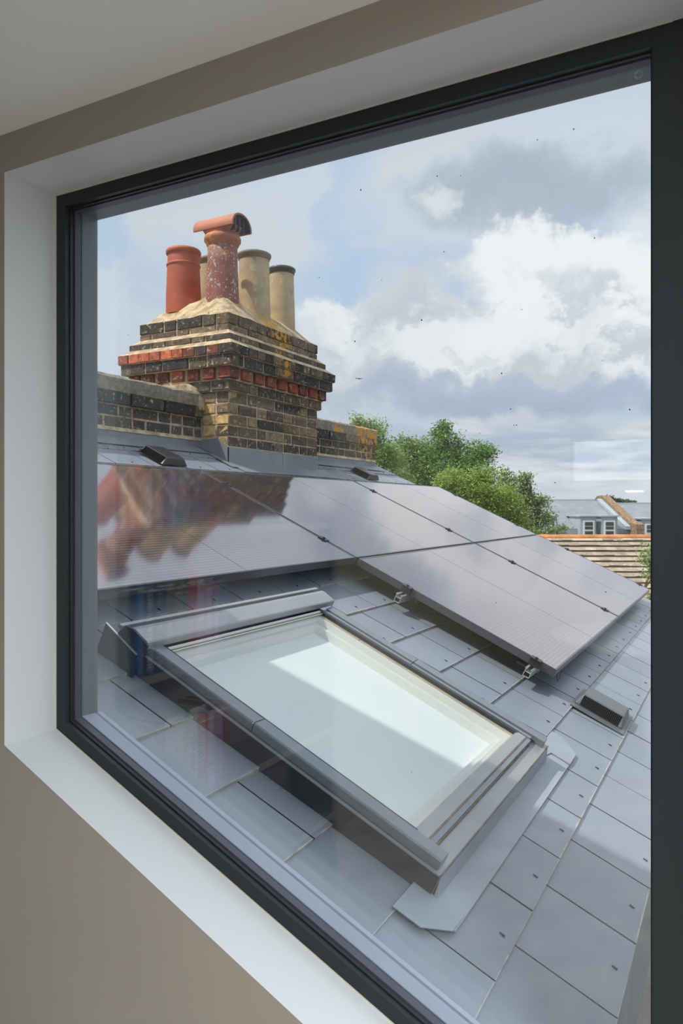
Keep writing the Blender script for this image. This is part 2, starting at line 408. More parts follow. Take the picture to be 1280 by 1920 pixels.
# ------------------------------------------------------------------ window
win = empty('window_1', (XL, D, ZT), kind='structure')
WB = Vector((XL, D, ZT))
def corners(i, y):
    dz = i / CC * 1.0
    return [Vector((XL + i, y, zb(XL + i) + dz)), Vector((XR - i, y, zb(XR - i) + dz)), Vector((XR - i, y, ZT - i)), Vector((XL + i, y, ZT - i))]
def ring(mb, i0, i1, y0, y1, mi=0):
    a = corners(i0, y0); b = corners(i1, y0); c = corners(i0, y1); d = corners(i1, y1)
    for k in range(4):
        j = (k + 1) % 4
        mb.add([a[k], a[j], b[j], b[k]], [(0, 1, 2, 3)], mi); mb.add([c[k], c[j], d[j], d[k]], [(3, 2, 1, 0)], mi)
        mb.add([b[k], b[j], d[j], d[k]], [(0, 1, 2, 3)], mi); mb.add([a[k], a[j], c[j], c[k]], [(3, 2, 1, 0)], mi)
mb = MB(); ring(mb, 0, .026, D, 1.0765)
mb.box(-.1078, MXR, D - .0005, 1.0765, zb(MXR), ZT); mb.box(-.1075, MXR, 1.077, 1.12, zb(MXR), ZT)
mb.build('window_frame', 'anthracite', win, base=WB, bevel=.0012, recalc=False)
mb = MB(); ring(mb, .020, .0262, 1.0765, 1.0800); ring(mb, .024, .0285, 1.071, 1.0745)
mb.build('glazing_gasket', 'gasket', win, base=WB, recalc=False)
mb = MB(); ring(mb, .020, .0275, 1.0845, 1.0995)
mb.build('glazing_spacer', 'spacer', win, base=WB, recalc=False)
mb = MB(); ring(mb, .0, .0255, 1.104, 1.146)
mb.build('outer_frame', 'frame_out', win, base=WB, recalc=False)
mb = MB()     # corner fillet of the outer frame, sloping outer sill
x0, x1 = XL + .0255, MXR
mb.hexa([(x0, 1.104, zb(x0) + .0285), (x1, 1.104, zb(x1) + .0285), (x1, 1.158, zb(x1) + .024), (x0, 1.158, zb(x0) + .024),
         (x0, 1.104, zb(x0) + .0305), (x1, 1.104, zb(x1) + .0305), (x1, 1.158, zb(x1) + .027), (x0, 1.158, zb(x0) + .027)])
mb.hexa([(x0, 1.155, zb(x0) - .02), (x1, 1.155, zb(x1) - .02), (x1, 1.159, zb(x1) - .02), (x0, 1.159, zb(x0) - .02),
         (x0, 1.155, zb(x0) + .0235), (x1, 1.155, zb(x1) + .0235), (x1, 1.1578, zb(x1) + .0235), (x0, 1.1578, zb(x0) + .0235)])
mb.build('outer_sill', 'sill_metal', win, base=WB)
mb = MB()
for q in (0,):
    a = corners(-.0015, D - .002); 
    cs = corners(0, D)
    for (p, q) in ((cs[0], cs[1]), (cs[0], cs[3]), (cs[3], cs[2])): mb.bar(p, q, .003, .003, up=(0, 1, 0))
mb.build('sealant_line', 'sealant', win, base=WB, recalc=False)
def pane(name, y0, y1):
    mb = MB(); a = corners(.018, y0); b = corners(.018, y1)
    mb.add(a + b, [(0, 1, 2, 3), (7, 6, 5, 4), (0, 4, 5, 1), (1, 5, 6, 2), (2, 6, 7, 3), (3, 7, 4, 0)])
    o = mb.build(name, 'glass', win, base=WB); return o
p1 = pane('window_pane', 1.0805, 1.0843); p2 = pane('window_pane', 1.0997, 1.1037)
# a few dirt specks dried on the outer glass
mb = MB()
specks = [(1007, 262), (863, 329), (819, 330), (963, 797), (957, 767), (968, 797), (1129, 676), (1114, 446), (978, 580), (673, 1200), (771, 1448), (930, 1130), (1135, 1110),
          (665, 640), (240, 628), (598, 520), (1180, 768), (790, 600), (1075, 242), (832, 472), (676, 356), (715, 525), (940, 700), (1040, 905)]
for (x, y) in specks:
    r = ray(x, y); p = r * (1.1043 / r.y); q = random.uniform(.0006, .0013)
    mb.add([p + Vector((q * math.cos(k * math.pi / 3), 0, q * 1.2 * math.sin(k * math.pi / 3))) for k in range(6)] + [p + Vector((q * math.cos(k * math.pi / 3), .0006, q * 1.2 * math.sin(k * math.pi / 3))) for k in range(6)],
           [(0, 1, 2, 3, 4, 5), (11, 10, 9, 8, 7, 6)] + [(k, k + 6, (k + 1) % 6 + 6, (k + 1) % 6) for k in range(6)])
o = mb.build('dirt_specks', 'speck', win, base=WB); o['kind'] = 'stuff'
# small etched glass stamp in the top right corner
mb = MB(); r = ray(1197, 140); p = r * (1.0798 / r.y)
for rr, w in ((.0052, .0006), (.0036, .0005)):
    n = 20
    for k in range(n):
        if k % 5 == 4: continue
        a0, a1 = 2 * math.pi * k / n, 2 * math.pi * (k + 1) / n
        mb.add([p + Vector((q * math.cos(a), dy, q * math.sin(a))) for dy in (0, -.0002) for (q, a) in ((rr, a0), (rr + w, a0), (rr + w, a1), (rr, a1))], [(0, 1, 2, 3), (7, 6, 5, 4), (0, 4, 5, 1), (1, 5, 6, 2), (2, 6, 7, 3), (3, 7, 4, 0)])
mb.build('glass_stamp', mat('etched white', (.45, .46, .50), .8), win, base=WB)

# rear high-level window
w2 = empty('window_2', ((BW[0] + BW[1]) / 2, RY0, BW[2]), kind='structure'); W2 = Vector(w2.location)
mb = MB(); y0, y1 = RY0 - .09, RY0 - .03
for a in ((BW[0], BW[1], y0, y1, BW[2], BW[2] + .02), (BW[0], BW[1], y0, y1, BW[3] - .02, BW[3]), (BW[0], BW[0] + .02, y0, y1, BW[2] + .02, BW[3] - .02), (BW[1] - .02, BW[1], y0, y1, BW[2] + .02, BW[3] - .02), (.1, .13, y0, y1, BW[2] + .02, BW[3] - .02)): mb.box(*a)
mb.build('window_frame', 'anthracite', w2, base=W2)
mb = MB(); mb.box(BW[0] + .02, .1, RY0 - .064, RY0 - .060, BW[2] + .02, BW[3] - .02); mb.build('window_pane', 'glass', w2, base=W2)
mb = MB(); mb.box(.13, BW[1] - .02, RY0 - .064, RY0 - .060, BW[2] + .02, BW[3] - .02); mb.build('window_pane', 'glass', w2, base=W2)

# three unseen ceiling panels added as fill light, one strip on the rear wall
for i, (x, y) in enumerate(((.75, .15), (1.55, -.9), (.7, -2.1))):
    r = empty('fill_lamp', (x, y, .70), label=('square white fill panel added on the ceiling nearest the window', 'square white fill panel added on the ceiling beside the right wall', 'square white fill panel added on the ceiling nearest the rear wall')[i], cat='lamp', group='unseen fill panels added to the room')
    mb = MB(); mb.box(-.22, .22, -.22, .22, -.02, 0.003); mb.build('fill_lamp_frame', 'white_paint', r)
    mb = MB(); mb.box(-.20, .20, -.20, .20, -.024, -.0205); mb.build('diffuser', 'lamp_glow', r)
    L = bpy.data.lights.new('fill_light', 'AREA'); L.shape = 'SQUARE'; L.size = .38; L.energy = ROOM_FILL_W * (1.25, 1.1, 1.0)[i]; L.color = (.93, .97, 1.0)
    lo = bpy.data.objects.new('fill_light', L); COL.objects.link(lo); lo.parent = r; lo.location = (0, 0, -.03)
r = empty('wall_lamp', (-.655, RY0, .11), label='slim white strip lamp on the rear wall under the high window', cat='lamp')
mb = MB(); mb.box(-.07, .07, 0, .03, .006, .02); mb.build('lamp_body', 'steel', r)
mb = MB(); mb.box(-.055, .055, .004, .028, -.004, .006); mb.build('diffuser', 'lamp_glow', r)

t_ = empty('round_table', (-.50, -2.5, -1.50), label='round white table near the rear wall, reflected as a pale curve in the glass', cat='table')
mb = MB(); mb.lathe([(0, .722), (.53, .722), (.55, .730), (.55, .745), (.545, .75), (0, .75)], 64); mb.build('table_top', 'white_paint', t_, smooth=False)
mb = MB(); mb.lathe([(.035, .02), (.03, .10), (.03, .66), (.10, .722)], 24); mb.build('pedestal', 'white_paint', t_, smooth=True)
mb = MB(); mb.lathe([(0, 0.001), (.27, 0.001), (.27, .012), (.04, .028), (0, .028)], 40); mb.build('table_base', 'white_paint', t_)
# bookcase on the left wall, seen only as a reflection in the glass
SH = [-.867, -.462, -.057, .348]
BX0, BX1, BY0, BY1 = -1.658, -1.43, -.45, .90
bc = empty('bookcase', (BX0, (BY0 + BY1) / 2, -1.50), label='tall painted bookcase against the left wall, reflected in the glass', cat='bookcase'); BB = Vector(bc.location)
for y in (BY0, BY1 - .025):
    mb = MB(); mb.box(BX0, BX1 - .01, y, y + .025, -1.50, .62); mb.build('side_panel', 'room_wood', bc, base=BB)
for z in [-1.48, -1.21] + SH + [.62]:
    mb = MB(); mb.box(BX0, BX1 - .012, BY0 + .025, BY1 - .025, z - .025, z); mb.build('shelf', 'room_wood', bc, base=BB)
mb = MB(); mb.box(BX0, BX0 + .008, BY0 + .025, BY1 - .025, -1.49, .61); mb.build('back_panel', 'room_wood', bc, base=BB)
CN = {'red': (.62, .06, .04), 'navy': (.04, .08, .20), 'blue': (.12, .30, .62), 'pale blue': (.45, .58, .85), 'black': (.03, .03, .035), 'olive': (.30, .24, .13), 'teal': (.06, .22, .26), 'maroon': (.28, .04, .06),
      'white': (.85, .85, .84), 'cream': (.75, .68, .55), 'orange': (.75, .22, .07), 'grey': (.40, .40, .42), 'violet': (.22, .16, .35), 'brown': (.22, .13, .08)}
BM = {k: mat(k + ' book cover', v, .45) for k, v in CN.items()}
def yb(px):
    r = ray(px, 950); return 2.18 - r.y * (-1.45 / r.x)
rows = [
    (SH[2], .19, [(196, 'grey'), (214, 'red'), (232, 'white'), (243, 'orange'), (268, 'grey'), (279, 'white'), (293, 'maroon'), (309, 'blue'), (323, 'pale blue'), (338, 'teal'), (351, 'grey'), (363, 'navy'), (376, 'violet'), (390, 'brown'), (402, 'maroon'), (414, None)], 'top reflected shelf', [None] * 16),
    (SH[1], .27, [(170, 'brown'), (197, 'black'), (214, 'brown'), (232, 'navy'), (266, 'blue'), (277, 'black'), (300, 'navy'), (318, 'olive'), (333, 'brown'), (346, 'teal'), (357, 'red'), (375, 'pale blue'), (390, 'red'), (404, 'blue'), (418, None)], 'middle reflected shelf',
     [None, 'ROSE', None, None, None, 'THE ROAD HOME', None, 'WIND', None, None, 'SEI', None, 'DAVID IVES', 'STORIES', None]),
    (SH[0], .27, [(196, 'grey'), (228, 'white'), (252, 'pale blue'), (273, 'white'), (297, 'grey'), (318, 'white'), (336, 'cream'), (349, 'white'), (361, 'white'), (377, 'red'), (395, 'pale blue'), (409, 'maroon'), (427, None)], 'bottom reflected shelf',
     [None, None, None, None, None, None, None, 'THE END OF DAYLIGHT', 'DIVIDED', 'A WINTER TALE', 'ESSAYS', None, None]),
]
white_txt = mat('spine lettering pale', (.85, .82, .70), .5); dark_txt = mat('spine lettering dark', (.04, .04, .05), .5); red_txt = mat('spine lettering red', (.55, .05, .08), .5); gold_txt = mat('spine lettering gold', (.80, .55, .15), .4)
nth = {0: 'first', 1: 'second', 2: 'third', 3: 'fourth', 4: 'fifth', 5: 'sixth', 6: 'seventh', 7: 'eighth', 8: 'ninth', 9: 'tenth', 10: 'eleventh', 11: 'twelfth', 12: 'thirteenth', 13: 'fourteenth', 14: 'fifteenth'}
for (z, hh, bs, where, txts) in rows:
    for i in range(len(bs) - 1):
        ya, yc = yb(bs[i][0]), yb(bs[i + 1][0]); y0, y1 = min(ya, yc), max(ya, yc); y0 += .0008; y1 -= .0008
        h = hh * random.uniform(.86, 1.0); dp = random.uniform(.14, .175)
        base = Vector((BX1 - .02 - dp, (y0 + y1) / 2, z))
        mb = MB(); x1 = dp; w = (y1 - y0) / 2
        mb.box(0, x1, -w, -w + .0022, 0, h); mb.box(0, x1, w - .0022, w, 0, h); mb.box(x1 - .0025, x1, -w + .0022, w - .0022, 0, h)
        mb.box(.004, x1 - .0025, -w + .0022, w - .0022, .003, h - .004, mi=1)
        mb.box(x1, x1 + .0006, -w + .001, w - .001, h * .90, h * .92, mi=1)
        bo = mb.build('book', [BM[bs[i][1]], 'pages']); bo.location = base
        lab = '%s spined book on the %s, %s from its left in the glass' % (bs[i][1], where, nth[i])
        tag(bo, lab, 'book', 'books on the ' + where)
        if txts[i]:
            cu = bpy.data.curves.new('spine_lettering', 'FONT'); cu.body = txts[i]; cu.size = min(2 * w * .8, .03); cu.extrude = .0002; cu.align_x = 'CENTER'; cu.align_y = 'CENTER'
            if txts[i] in ('SEI',): cu.size = 2 * w * 1.1
            to = bpy.data.objects.new('spine_lettering', cu); COL.objects.link(to); to.parent = bo; to.location = (x1 + .001, 0, h * .47)
            to.rotation_euler = Matrix(((0, 0, 1), (0, 1, 0), (-1, 0, 0))).to_euler()
            dk = bs[i][1] in ('white', 'cream', 'pale blue')
            cu.materials.append(red_txt if txts[i].startswith('THE END') else (dark_txt if dk else (gold_txt if txts[i] == 'SEI' else white_txt)))
            nlen = len(txts[i]); sc_ = min(1.0, h * .85 / (nlen * cu.size * .62))
            dg = bpy.context.evaluated_depsgraph_get(); me = bpy.data.meshes.new_from_object(to.evaluated_get(dg), depsgraph=dg)
            mo = bpy.data.objects.new('lettering', me); COL.objects.link(mo); mo.parent = bo; mo.location = to.location; mo.rotation_euler = to.rotation_euler; mo.scale = (sc_, 1, 1)
            bpy.data.objects.remove(to)

# ================================================================== slate roof
SG = .2075; SW = .265
HOLE = (.64, 1.54, 1.395, 2.298)
CH = (-3.494, -2.777, 3.69, 4.766)
YV = 6.33; SR = 3.40
def slate_roof():
    mb = MB(); rnd = random.Random(3)
    k = 0; s0 = .23
    while s0 < SR - .02:
        s1 = min(s0 + SG + .03, SR + .03)
        off = 1.445 if k % 2 == 0 else 1.3075
        n0 = -4
        y = off + n0 * SW
        while y < YV:
            a, b = y + .0027, min(y + SW - .0027, YV)
            y += SW
            a = max(a, 1.182)
            if b <= a + .004 or a >= YV: continue
            pieces = [(s0, s1, a, b)]
            hs0, hs1, hy0, hy1 = HOLE
            if s0 < hs1 and s1 > hs0 and a < hy1 and b > hy0:
                pieces = []
                if a < hy0: pieces.append((s0, s1, a, hy0))
                if b > hy1: pieces.append((s0, s1, hy1, b))
                if s0 < hs0: pieces.append((s0, min(s1, hs0), max(a, hy0), min(b, hy1)))
                if s1 > hs1: pieces.append((max(s0, hs1), s1, max(a, hy0), min(b, hy1)))
            g = rnd.uniform(.90, 1.10); col = (.215 * g, .25 * g, .315 * g)
            lift = rnd.uniform(0, .0012)
            for (p, q, u, v) in pieces:
                if q - p < .004 or v - u < .004: continue
                h0 = .0065 + lift - (p - s0) * .034; h1 = .0065 + lift - (q - s0) * .034
                P = [RP(p, u, h0 - .0075), RP(p, v, h0 - .0075), RP(q, v, h1 - .006), RP(q, u, h1 - .006), RP(p, u, h0), RP(p, v, h0), RP(q, v, h1), RP(q, u, h1)]
                mb.hexa(P, 0, col, mis=[0, 0, 1 if p == s0 else 0, 3, 0, 3])
                if p == s0:   # worn pale margin above the tail edge
                    wv = rnd.uniform(.0012, .0035)
                    mb.add([RP(p, u, h0 + .0004), RP(p, v, h0 + .0004), RP(p + wv, v, h0 + .0002), RP(p + wv, u, h0 + .0002)], [(0, 1, 2, 3)], 1)
            # tail hook in the middle of the slate
            ym = (a + b) / 2 + rnd.uniform(-.006, .006); ss = s0 + .028
            if not (hs0 - .02 < ss < hs1 and hy0 < ym < hy1) and a > 1.2:
                hh = .0065 + lift
                mb.hexa([RP(ss - .006, ym - .0016, hh - .001), RP(ss - .006, ym + .0016, hh - .001), RP(ss + .006, ym + .0036, hh - .001), RP(ss + .006, ym + .0004, hh - .001),
                         RP(ss - .006, ym - .0016, hh + .0022), RP(ss - .006, ym + .0016, hh + .0022), RP(ss + .006, ym + .0036, hh + .0012), RP(ss + .006, ym + .0004, hh + .0012)], 2)
        s0 += SG; k += 1
    base = RP(1.8, 3.5, 0)
    # underlay deck below the slates
    def rb(s0, s1, y0, y1, h0, h1, mi):
        mb.hexa([RP(s0, y0, h0), RP(s0, y1, h0), RP(s1, y1, h0), RP(s1, y0, h0), RP(s0, y0, h1), RP(s0, y1, h1), RP(s1, y1, h1), RP(s1, y0, h1)], mi)
    hs0, hs1, hy0, hy1 = HOLE
    for a in ((.26, hs0, 1.12, YV - .02), (hs1, SR, 1.12, YV - .02), (hs0, hs1, 1.12, hy0), (hs0, hs1, hy1, YV - .02)): rb(*a, -.10, -.0035, 3)
    rb(.26, SR, 1.12, YV - .02, -.22, -.10, 3)
    o = mb.build('slate_roof', ['slate', 'slate_edge', 'hook', 'deck'], base=base)
    tag(o, 'blue-grey slate roof slope with pale tail edges running up to the parapet', 'roof')
slate_roof()
# gutter at the eaves
g = empty('eaves_gutter', RP(.2, 3, -.15), label='stained grey box gutter along the eaves of the slate roof', cat='gutter'); gb = Vector(g.location)
mb = MB(); mb.box(-.24, .42, 1.18, 8, -1.28, -1.22, 0); mb.build('gutter_bed', 'stone_gutter', g, base=gb)
mb = MB(); mb.box(.42, .50, 1.18, 8, -1.28, -.98, 0); mb.build('gutter_wall', 'stone_gutter', g, base=gb)
mb = MB(); mb.hexa([(-.245, 1.15, -1.22), (-.225, 1.15, -1.22), (-.225, 8, -1.22), (-.245, 8, -1.22), (-.235, 1.15, -.955), (-.215, 1.15, -.955), (-.215, YV, -.955), (-.235, YV, -.955)]); mb.build('gutter_upstand', 'lead', g, base=gb)

# ================================================================== solar panels
PH = .11; PSR = [.752, 1.693, 2.645]; PY0, PW = 2.897, 1.606
def rlbox(mb, x0, x1, y0, y1, z0, z1, mi=0, mis=None): mb.box(x0, x1, y0, y1, z0, z1, mi, mis=mis)
def make_panel():
    r = empty('solar_panel', (0, 0, 0), RROT)
    W, H, T, fw = PW - .014, .938, .032, .0075
    mb = MB()
    rlbox(mb, 0, W, 0, fw, -T, 0); rlbox(mb, 0, W, H - fw, H, -T, 0); rlbox(mb, 0, fw, fw, H - fw, -T, 0); rlbox(mb, W - fw, W, fw, H - fw, -T, 0)
    rlbox(mb, 0, W, fw, .03, -T, -T + .002); rlbox(mb, 0, W, H - .03, H - fw, -T, -T + .002)
    mb.build('panel_frame', 'pv_frame', r, bevel=.0008)
    mb = MB(); rlbox(mb, fw, W - fw, fw, H - fw, -.006, -.0012); mb.build('cell_glass', 'pv', r)
    mb = MB()
    rlbox(mb, W / 2 - .0006, W / 2 + .0006, fw, H - fw, -.0012, -.0009)
    mb.build('centre_busbar', 'cell_gap', r)
    return r
proto = make_panel()
PCOLS = {('u', -1): 'black solar panel of the upper row nearest the window, over the rooflight', ('u', 0): 'black solar panel in the middle of the upper row, below the chimney base',
         ('u', 1): 'black solar panel at the far end of the upper row', ('l', 0): 'black solar panel of the lower row beside the rooflight', ('l', 1): 'black solar panel at the far end of the lower row'}
first = True
for (row, c), lab in PCOLS.items():
    p = proto if first else copy_tree(proto); first = False
    s = PSR[1] + .007 if row == 'u' else PSR[0]
    p.location = RP(s, PY0 + c * PW + .007, PH)
    tag(p, lab, 'solar panel', 'solar panels on the slate roof')
# mounting rails, clamps, hooks
def make_rail(length):
    r = empty('mounting_rail', (0, 0, 0), RROT)
    mb = MB(); w, z0, z1, t = .0135, -.036, 0.0, .0022       # hollow channel with an open slotted head
    for a in ((-w, w, z0, z0 + t), (-w, -w + t, z0, z1 - .014), (w - t, w, z0, z1 - .014), (-w, w, z1 - .016, z1 - .014), (-w - .002, -w + .006, z1 - .004, z1), (w - .006, w + .002, z1 - .004, z1), (-w, -w + t, z1 - .014, z1), (w - t, w, z1 - .014, z1)):
        rlbox(mb, 0, length, a[0], a[1], a[2], a[3])
    mb.build('rail_profile', 'alu', r)
    for x in (.25, .25 + length * .5, length - .3):
        mb = MB(); rlbox(mb, x - .015, x + .015, -.004, .004, -.072, -.036); rlbox(mb, x - .015, x + .015, -.004, .09, -.074, -.068)
        mb.build('roof_hook', 'alu', r)
    return r
rails = []
for (s, y0, y1, lab) in ((.835, PY0 - .055, PY0 + 2 * PW + .02, 'aluminium mounting rail under the bottom edge of the lower solar panels'), (1.43, PY0 - .055, PY0 + 2 * PW + .02, 'aluminium mounting rail under the upper half of the lower solar panels'),
                        (1.88, PY0 - PW - .03, PY0 + 2 * PW + .02, 'aluminium mounting rail under the lower half of the upper solar panels'), (2.47, PY0 - PW - .03, PY0 + 2 * PW + .02, 'aluminium mounting rail under the top edge of the upper solar panels')):
    r = make_rail(y1 - y0); r.location = RP(s, y0, PH - .032); tag(r, lab, 'rail', 'mounting rails under the solar panels')
cl = empty('panel_clamp', (0, 0, 0), RROT)
mb = MB(); rlbox(mb, -.016, .016, -.022, .022, .0005, .0035); rlbox(mb, -.004, .004, -.022, .022, -.03, .0005); mb.build('clamp_plate', 'blackp', cl)
mb = MB(); mb.lathe([(0, .0035), (.0065, .0035), (.0065, .009), (0, .009)], 8); mb.build('clamp_bolt', 'blackp', cl)
first = True
ords = ['nearest', 'middle', 'far']
for (s, row) in ((.835, 'lowest'), (1.43, 'second'), (1.88, 'third'), (2.47, 'topmost')):
    for ci, yy in enumerate((PY0, PY0 + PW, PY0 + 2 * PW)):
        c = cl if first else copy_tree(cl); first = False
        c.location = RP(s, yy + (-.004 if ci == 0 and s < 1.6 else (.004 if ci == 2 else 0)), PH)
        tag(c, 'small black panel clamp on the %s rail at the %s seam' % (row, ords[ci]), 'clamp', 'clamps holding the solar panels')
mb = MB()
pts = [(0, 0, -.02), (-.012, -.01, -.055), (-.005, -.022, -.075), (.02, -.022, -.075), (.035, -.015, -.05), (.045, .0, -.02)]
mb.tube(pts, .0022, 6); o = mb.build('panel_cable', 'cable'); o.rotation_euler = RROT; o.location = RP(.765, PY0 + .14, PH); tag(o, 'thin grey cable loop hanging from the lower solar panel corner', 'cable')

# ================================================================== rooflight
rl = roof_root('rooflight', 1.03, 1.81, label='pivot roof window with grey metal covers and white blind, below the solar panels', cat='roof window')
def L(s, y): return (y - 1.81, s - 1.03)     # root-local coordinates
def lb(mb, s0, s1, y0, y1, h0, h1, mi=0, mis=None):
    mb.box(y0 - 1.81, y1 - 1.81, s0 - 1.03, s1 - 1.03, h0, h1, mi, mis=mis)
S0, S1, Y0_, Y1_ = .613, 1.45, 1.386, 2.306
mb = MB()   # kerb: dark side walls with a folded light lip
lb(mb, S0, 1.545, Y0_, Y0_ + .006, -.02, .058); lb(mb, S0, 1.545, Y1_ - .006, Y1_, -.02, .050)
lb(mb, 1.539, 1.545, Y0_, Y1_, -.02, .05)
mb.build('side_kerb', 'vl_side', rl, bevel=.001)
mb = MB(); lb(mb, S0, 1.47, Y0_ - .0015, Y0_ + .006, .058, .0610); mb.build('kerb_lip', 'vl_hood', rl)
mb = MB(); lb(mb, S0, 1.47, Y1_ - .006, Y1_ + .0015, .050, .0525); mb.build('kerb_lip', 'vl_hood', rl)
def prof(mb, y0, y1, s0, s1, hb, ht, out):
    a, b = (y0, y1) if out > 0 else (y1, y0)
    P = [(a + (b - a) * .10, hb), (a, ht - .004), (a + (b - a) * .08, ht), (b, ht - .003), (b, hb)]
    q = [Vector((y - 1.81, s0 - 1.03, h)) for (y, h) in P]; mb.prism(q, (0, s1 - s0, 0))
mb = MB(); prof(mb, 1.392, 1.437, .622, 1.118, .052, .086, 1); mb.build('side_cover', 'vl_metal', rl, bevel=.0012)
mb = MB(); prof(mb, 1.3925, 1.4365, 1.1205, 1.47, .052, .0855, 1); mb.build('side_cover', 'vl_metal', rl, bevel=.0012)
mb = MB(); prof(mb, 2.258, 2.296, .622, 1.088, .048, .084, -1); lb(mb, .66, 1.088, 2.234, 2.252, .048, .077); mb.build('side_cover', 'vl_metal', rl, bevel=.0012)
mb = MB(); prof(mb, 2.2585, 2.2955, 1.0905, 1.45, .048, .0835, -1); lb(mb, 1.0905, 1.45, 2.234, 2.252, .048, .077); mb.build('side_cover', 'vl_metal', rl, bevel=.0012)
mb = MB(); lb(mb, .70, 1.46, 1.437, 1.447, .05, .079); mb.build('sash_edge', 'vl_side', rl)
mb = MB(); lb(mb, .70, 1.46, 2.214, 2.232, .05, .078); mb.build('sash_edge', 'vl_side', rl)
mb = MB()
lb(mb, .673, .703, 1.440, 2.226, .05, .0765, mi=3); lb(mb, .6695, .673, 1.436, 2.228, .05, .0755, mi=2)
lb(mb, .656, .6695, 1.432, 2.234, .045, .0735, mi=0); lb(mb, .653, .656, 1.432, 2.234, .045, .068, mi=2)
mb.build('bottom_rail', ['vl_metal', 'cream', 'rust', 'vl_hood'], rl, bevel=.0006)
mb = MB()
lb(mb, .612, .653, 1.392, 2.302, .052, .060)
lb(mb, .610, .613, 1.392, 2.302, -.01, .0605, mi=1)
mb.build('bottom_cover', ['vl_hood', 'rust'], rl, bevel=.0008)
mb = MB()
hp = [(1.458, .080), (1.458, .0985), (1.462, .101), (1.506, .109), (1.520, .107), (1.522, .06), (1.50, .055), (1.475, .078)]
q = [Vector((1.372 - 1.81, s - 1.03, h)) for (s, h) in hp]; mb.prism(q, (2.316 - 1.372, 0, 0)); mb.build('top_hood', 'vl_hood', rl, bevel=.001)
mb = MB()
hp2 = [(1.446, .072), (1.452, .098), (1.462, .103), (1.506, .111), (1.53, .109), (1.545, .085), (1.56, -.005), (1.46, -.005), (1.462, .045)]
q = [Vector((1.366 - 1.81, s - 1.03, h)) for (s, h) in hp2]; mb.prism(q, (.008, 0, 0))
mb.build('hood_end_cap', 'vl_side', rl, bevel=.001)
mb = MB(); mb.tube([(1.3655 - 1.81, 1.497 - 1.03, .082), (1.3645 - 1.81, 1.497 - 1.03, .082)], .006, 12); mb.build('cap_screw', 'gasket', rl)
mb = MB(); lb(mb, 1.538, 1.550, 1.362, 2.322, .094, .104); lb(mb, 1.524, 1.540, 1.372, 2.316, .04, .092, mi=1); mb.build('top_rail', ['vl_hood', 'vl_side'], rl, bevel=.001)
mb = MB(); lb(mb, 1.548, 1.585, 1.362, 2.322, -.005, .050)
mb.prism([Vector((1.366 - 1.81, s - 1.03, h)) for (s, h) in ((1.590, .082), (1.468, .062), (1.468, -.005), (1.590, -.005))], (-.003, 0, 0)); mb.build('head_flashing', 'vl_side', rl, bevel=.0005)
mb = MB(); mb.hexa([Vector((y - 1.81, s - 1.03, h)) for (y, s, h) in ((1.3615, 1.590, .082), (1.3665, 1.590, .082), (1.3665, 1.468, .062), (1.3615, 1.468, .062), (1.3615, 1.590, .0845), (1.3665, 1.590, .0845), (1.3665, 1.468, .0645), (1.3615, 1.468, .0645))]); mb.build('flashing_edge', 'alu', rl)
# inner lining and blind
mb = MB()
for (a, b, c, d) in ((.700, 1.455, 1.447, 1.462), (.700, 1.455, 2.199, 2.214), (.700, .722, 1.462, 2.199), (1.437, 1.46, 1.462, 2.199)):
    lb(mb, a, b, c, d, -.06, .062)
for (a, b, c, d) in ((.722, 1.44, 1.462, 1.476), (.722, 1.44, 2.182, 2.199), (.722, .742, 1.476, 2.182), (1.418, 1.437, 1.476, 2.182)):
    lb(mb, a, b, c, d, -.06, .040)
mb.build('inner_lining', 'vl_white', rl, bevel=.001)
mb = MB()
for (a, b, c, d) in ((.703, 1.452, 1.447, 1.452), (.703, 1.452, 2.207, 2.213), (.703, .709, 1.452, 2.207), (1.444, 1.452, 1.452, 2.207)):
    lb(mb, a, b, c, d, .0625, .0672)
mb.build('glass_spacer', 'cream', rl)
mb = MB(); lb(mb, 1.444, 1.452, 1.447, 2.214, .0725, .0765); lb(mb, 1.436, 1.439, 1.447, 2.214, .0715, .0735); mb.build('top_seal', 'vl_white', rl)
mb = MB(); lb(mb, .700, 1.458, 1.447, 2.214, .0678, .0712); mb.build('roof_window_pane', 'sky_glass', rl)
mb = MB(); lb(mb, .720, 1.440, 1.460, 2.20, .010, .013); mb.build('blind', 'blind', rl)
mb = MB(); lb(mb, .65, 1.52, 1.40, 2.29, -.095, -.06); mb.build('frame_back', 'vl_white', rl)
# apron flashing at the foot with its two folded corners
ap = roof_root('apron_flashing', .56, 1.9, label='flat grey metal apron flashing on the slates at the foot of the roof window', cat='flashing')
def lb2(mb, s0, s1, y0, y1, h0, h1): mb.box(y0 - 1.9, y1 - 1.9, s0 - .56, s1 - .56, h0, h1)
mb = MB(); lb2(mb, .537, .606, 1.345, 2.388, .0085, .0115)
mb.hexa([(1.390 - 1.9, .603 - .56, .0085), (2.310 - 1.9, .603 - .56, .0085), (2.310 - 1.9, .606 - .56, .0085), (1.390 - 1.9, .606 - .56, .0085),
         (1.390 - 1.9, .597 - .56, .012), (2.310 - 1.9, .597 - .56, .012), (2.306 - 1.9, .6105 - .56, .054), (1.392 - 1.9, .6105 - .56, .054)])
mb.build('apron_sheet', 'apron', ap, bevel=.001)
def flap(pts):
    mb = MB(); mb.prism([Vector((y - 1.9, s - .56, .0125)) for (s, y) in pts], (0, 0, .0025)); return mb.build('corner_flap', 'apron', ap, bevel=.0006)
flap([(.652, 1.392), (.652, 1.283), (.590, 1.286), (.541, 1.337), (.540, 1.404), (.600, 1.392)])
flap([(.641, 2.309), (.641, 2.553), (.603, 2.556), (.538, 2.488), (.536, 2.385), (.60, 2.385), (.612, 2.315)])

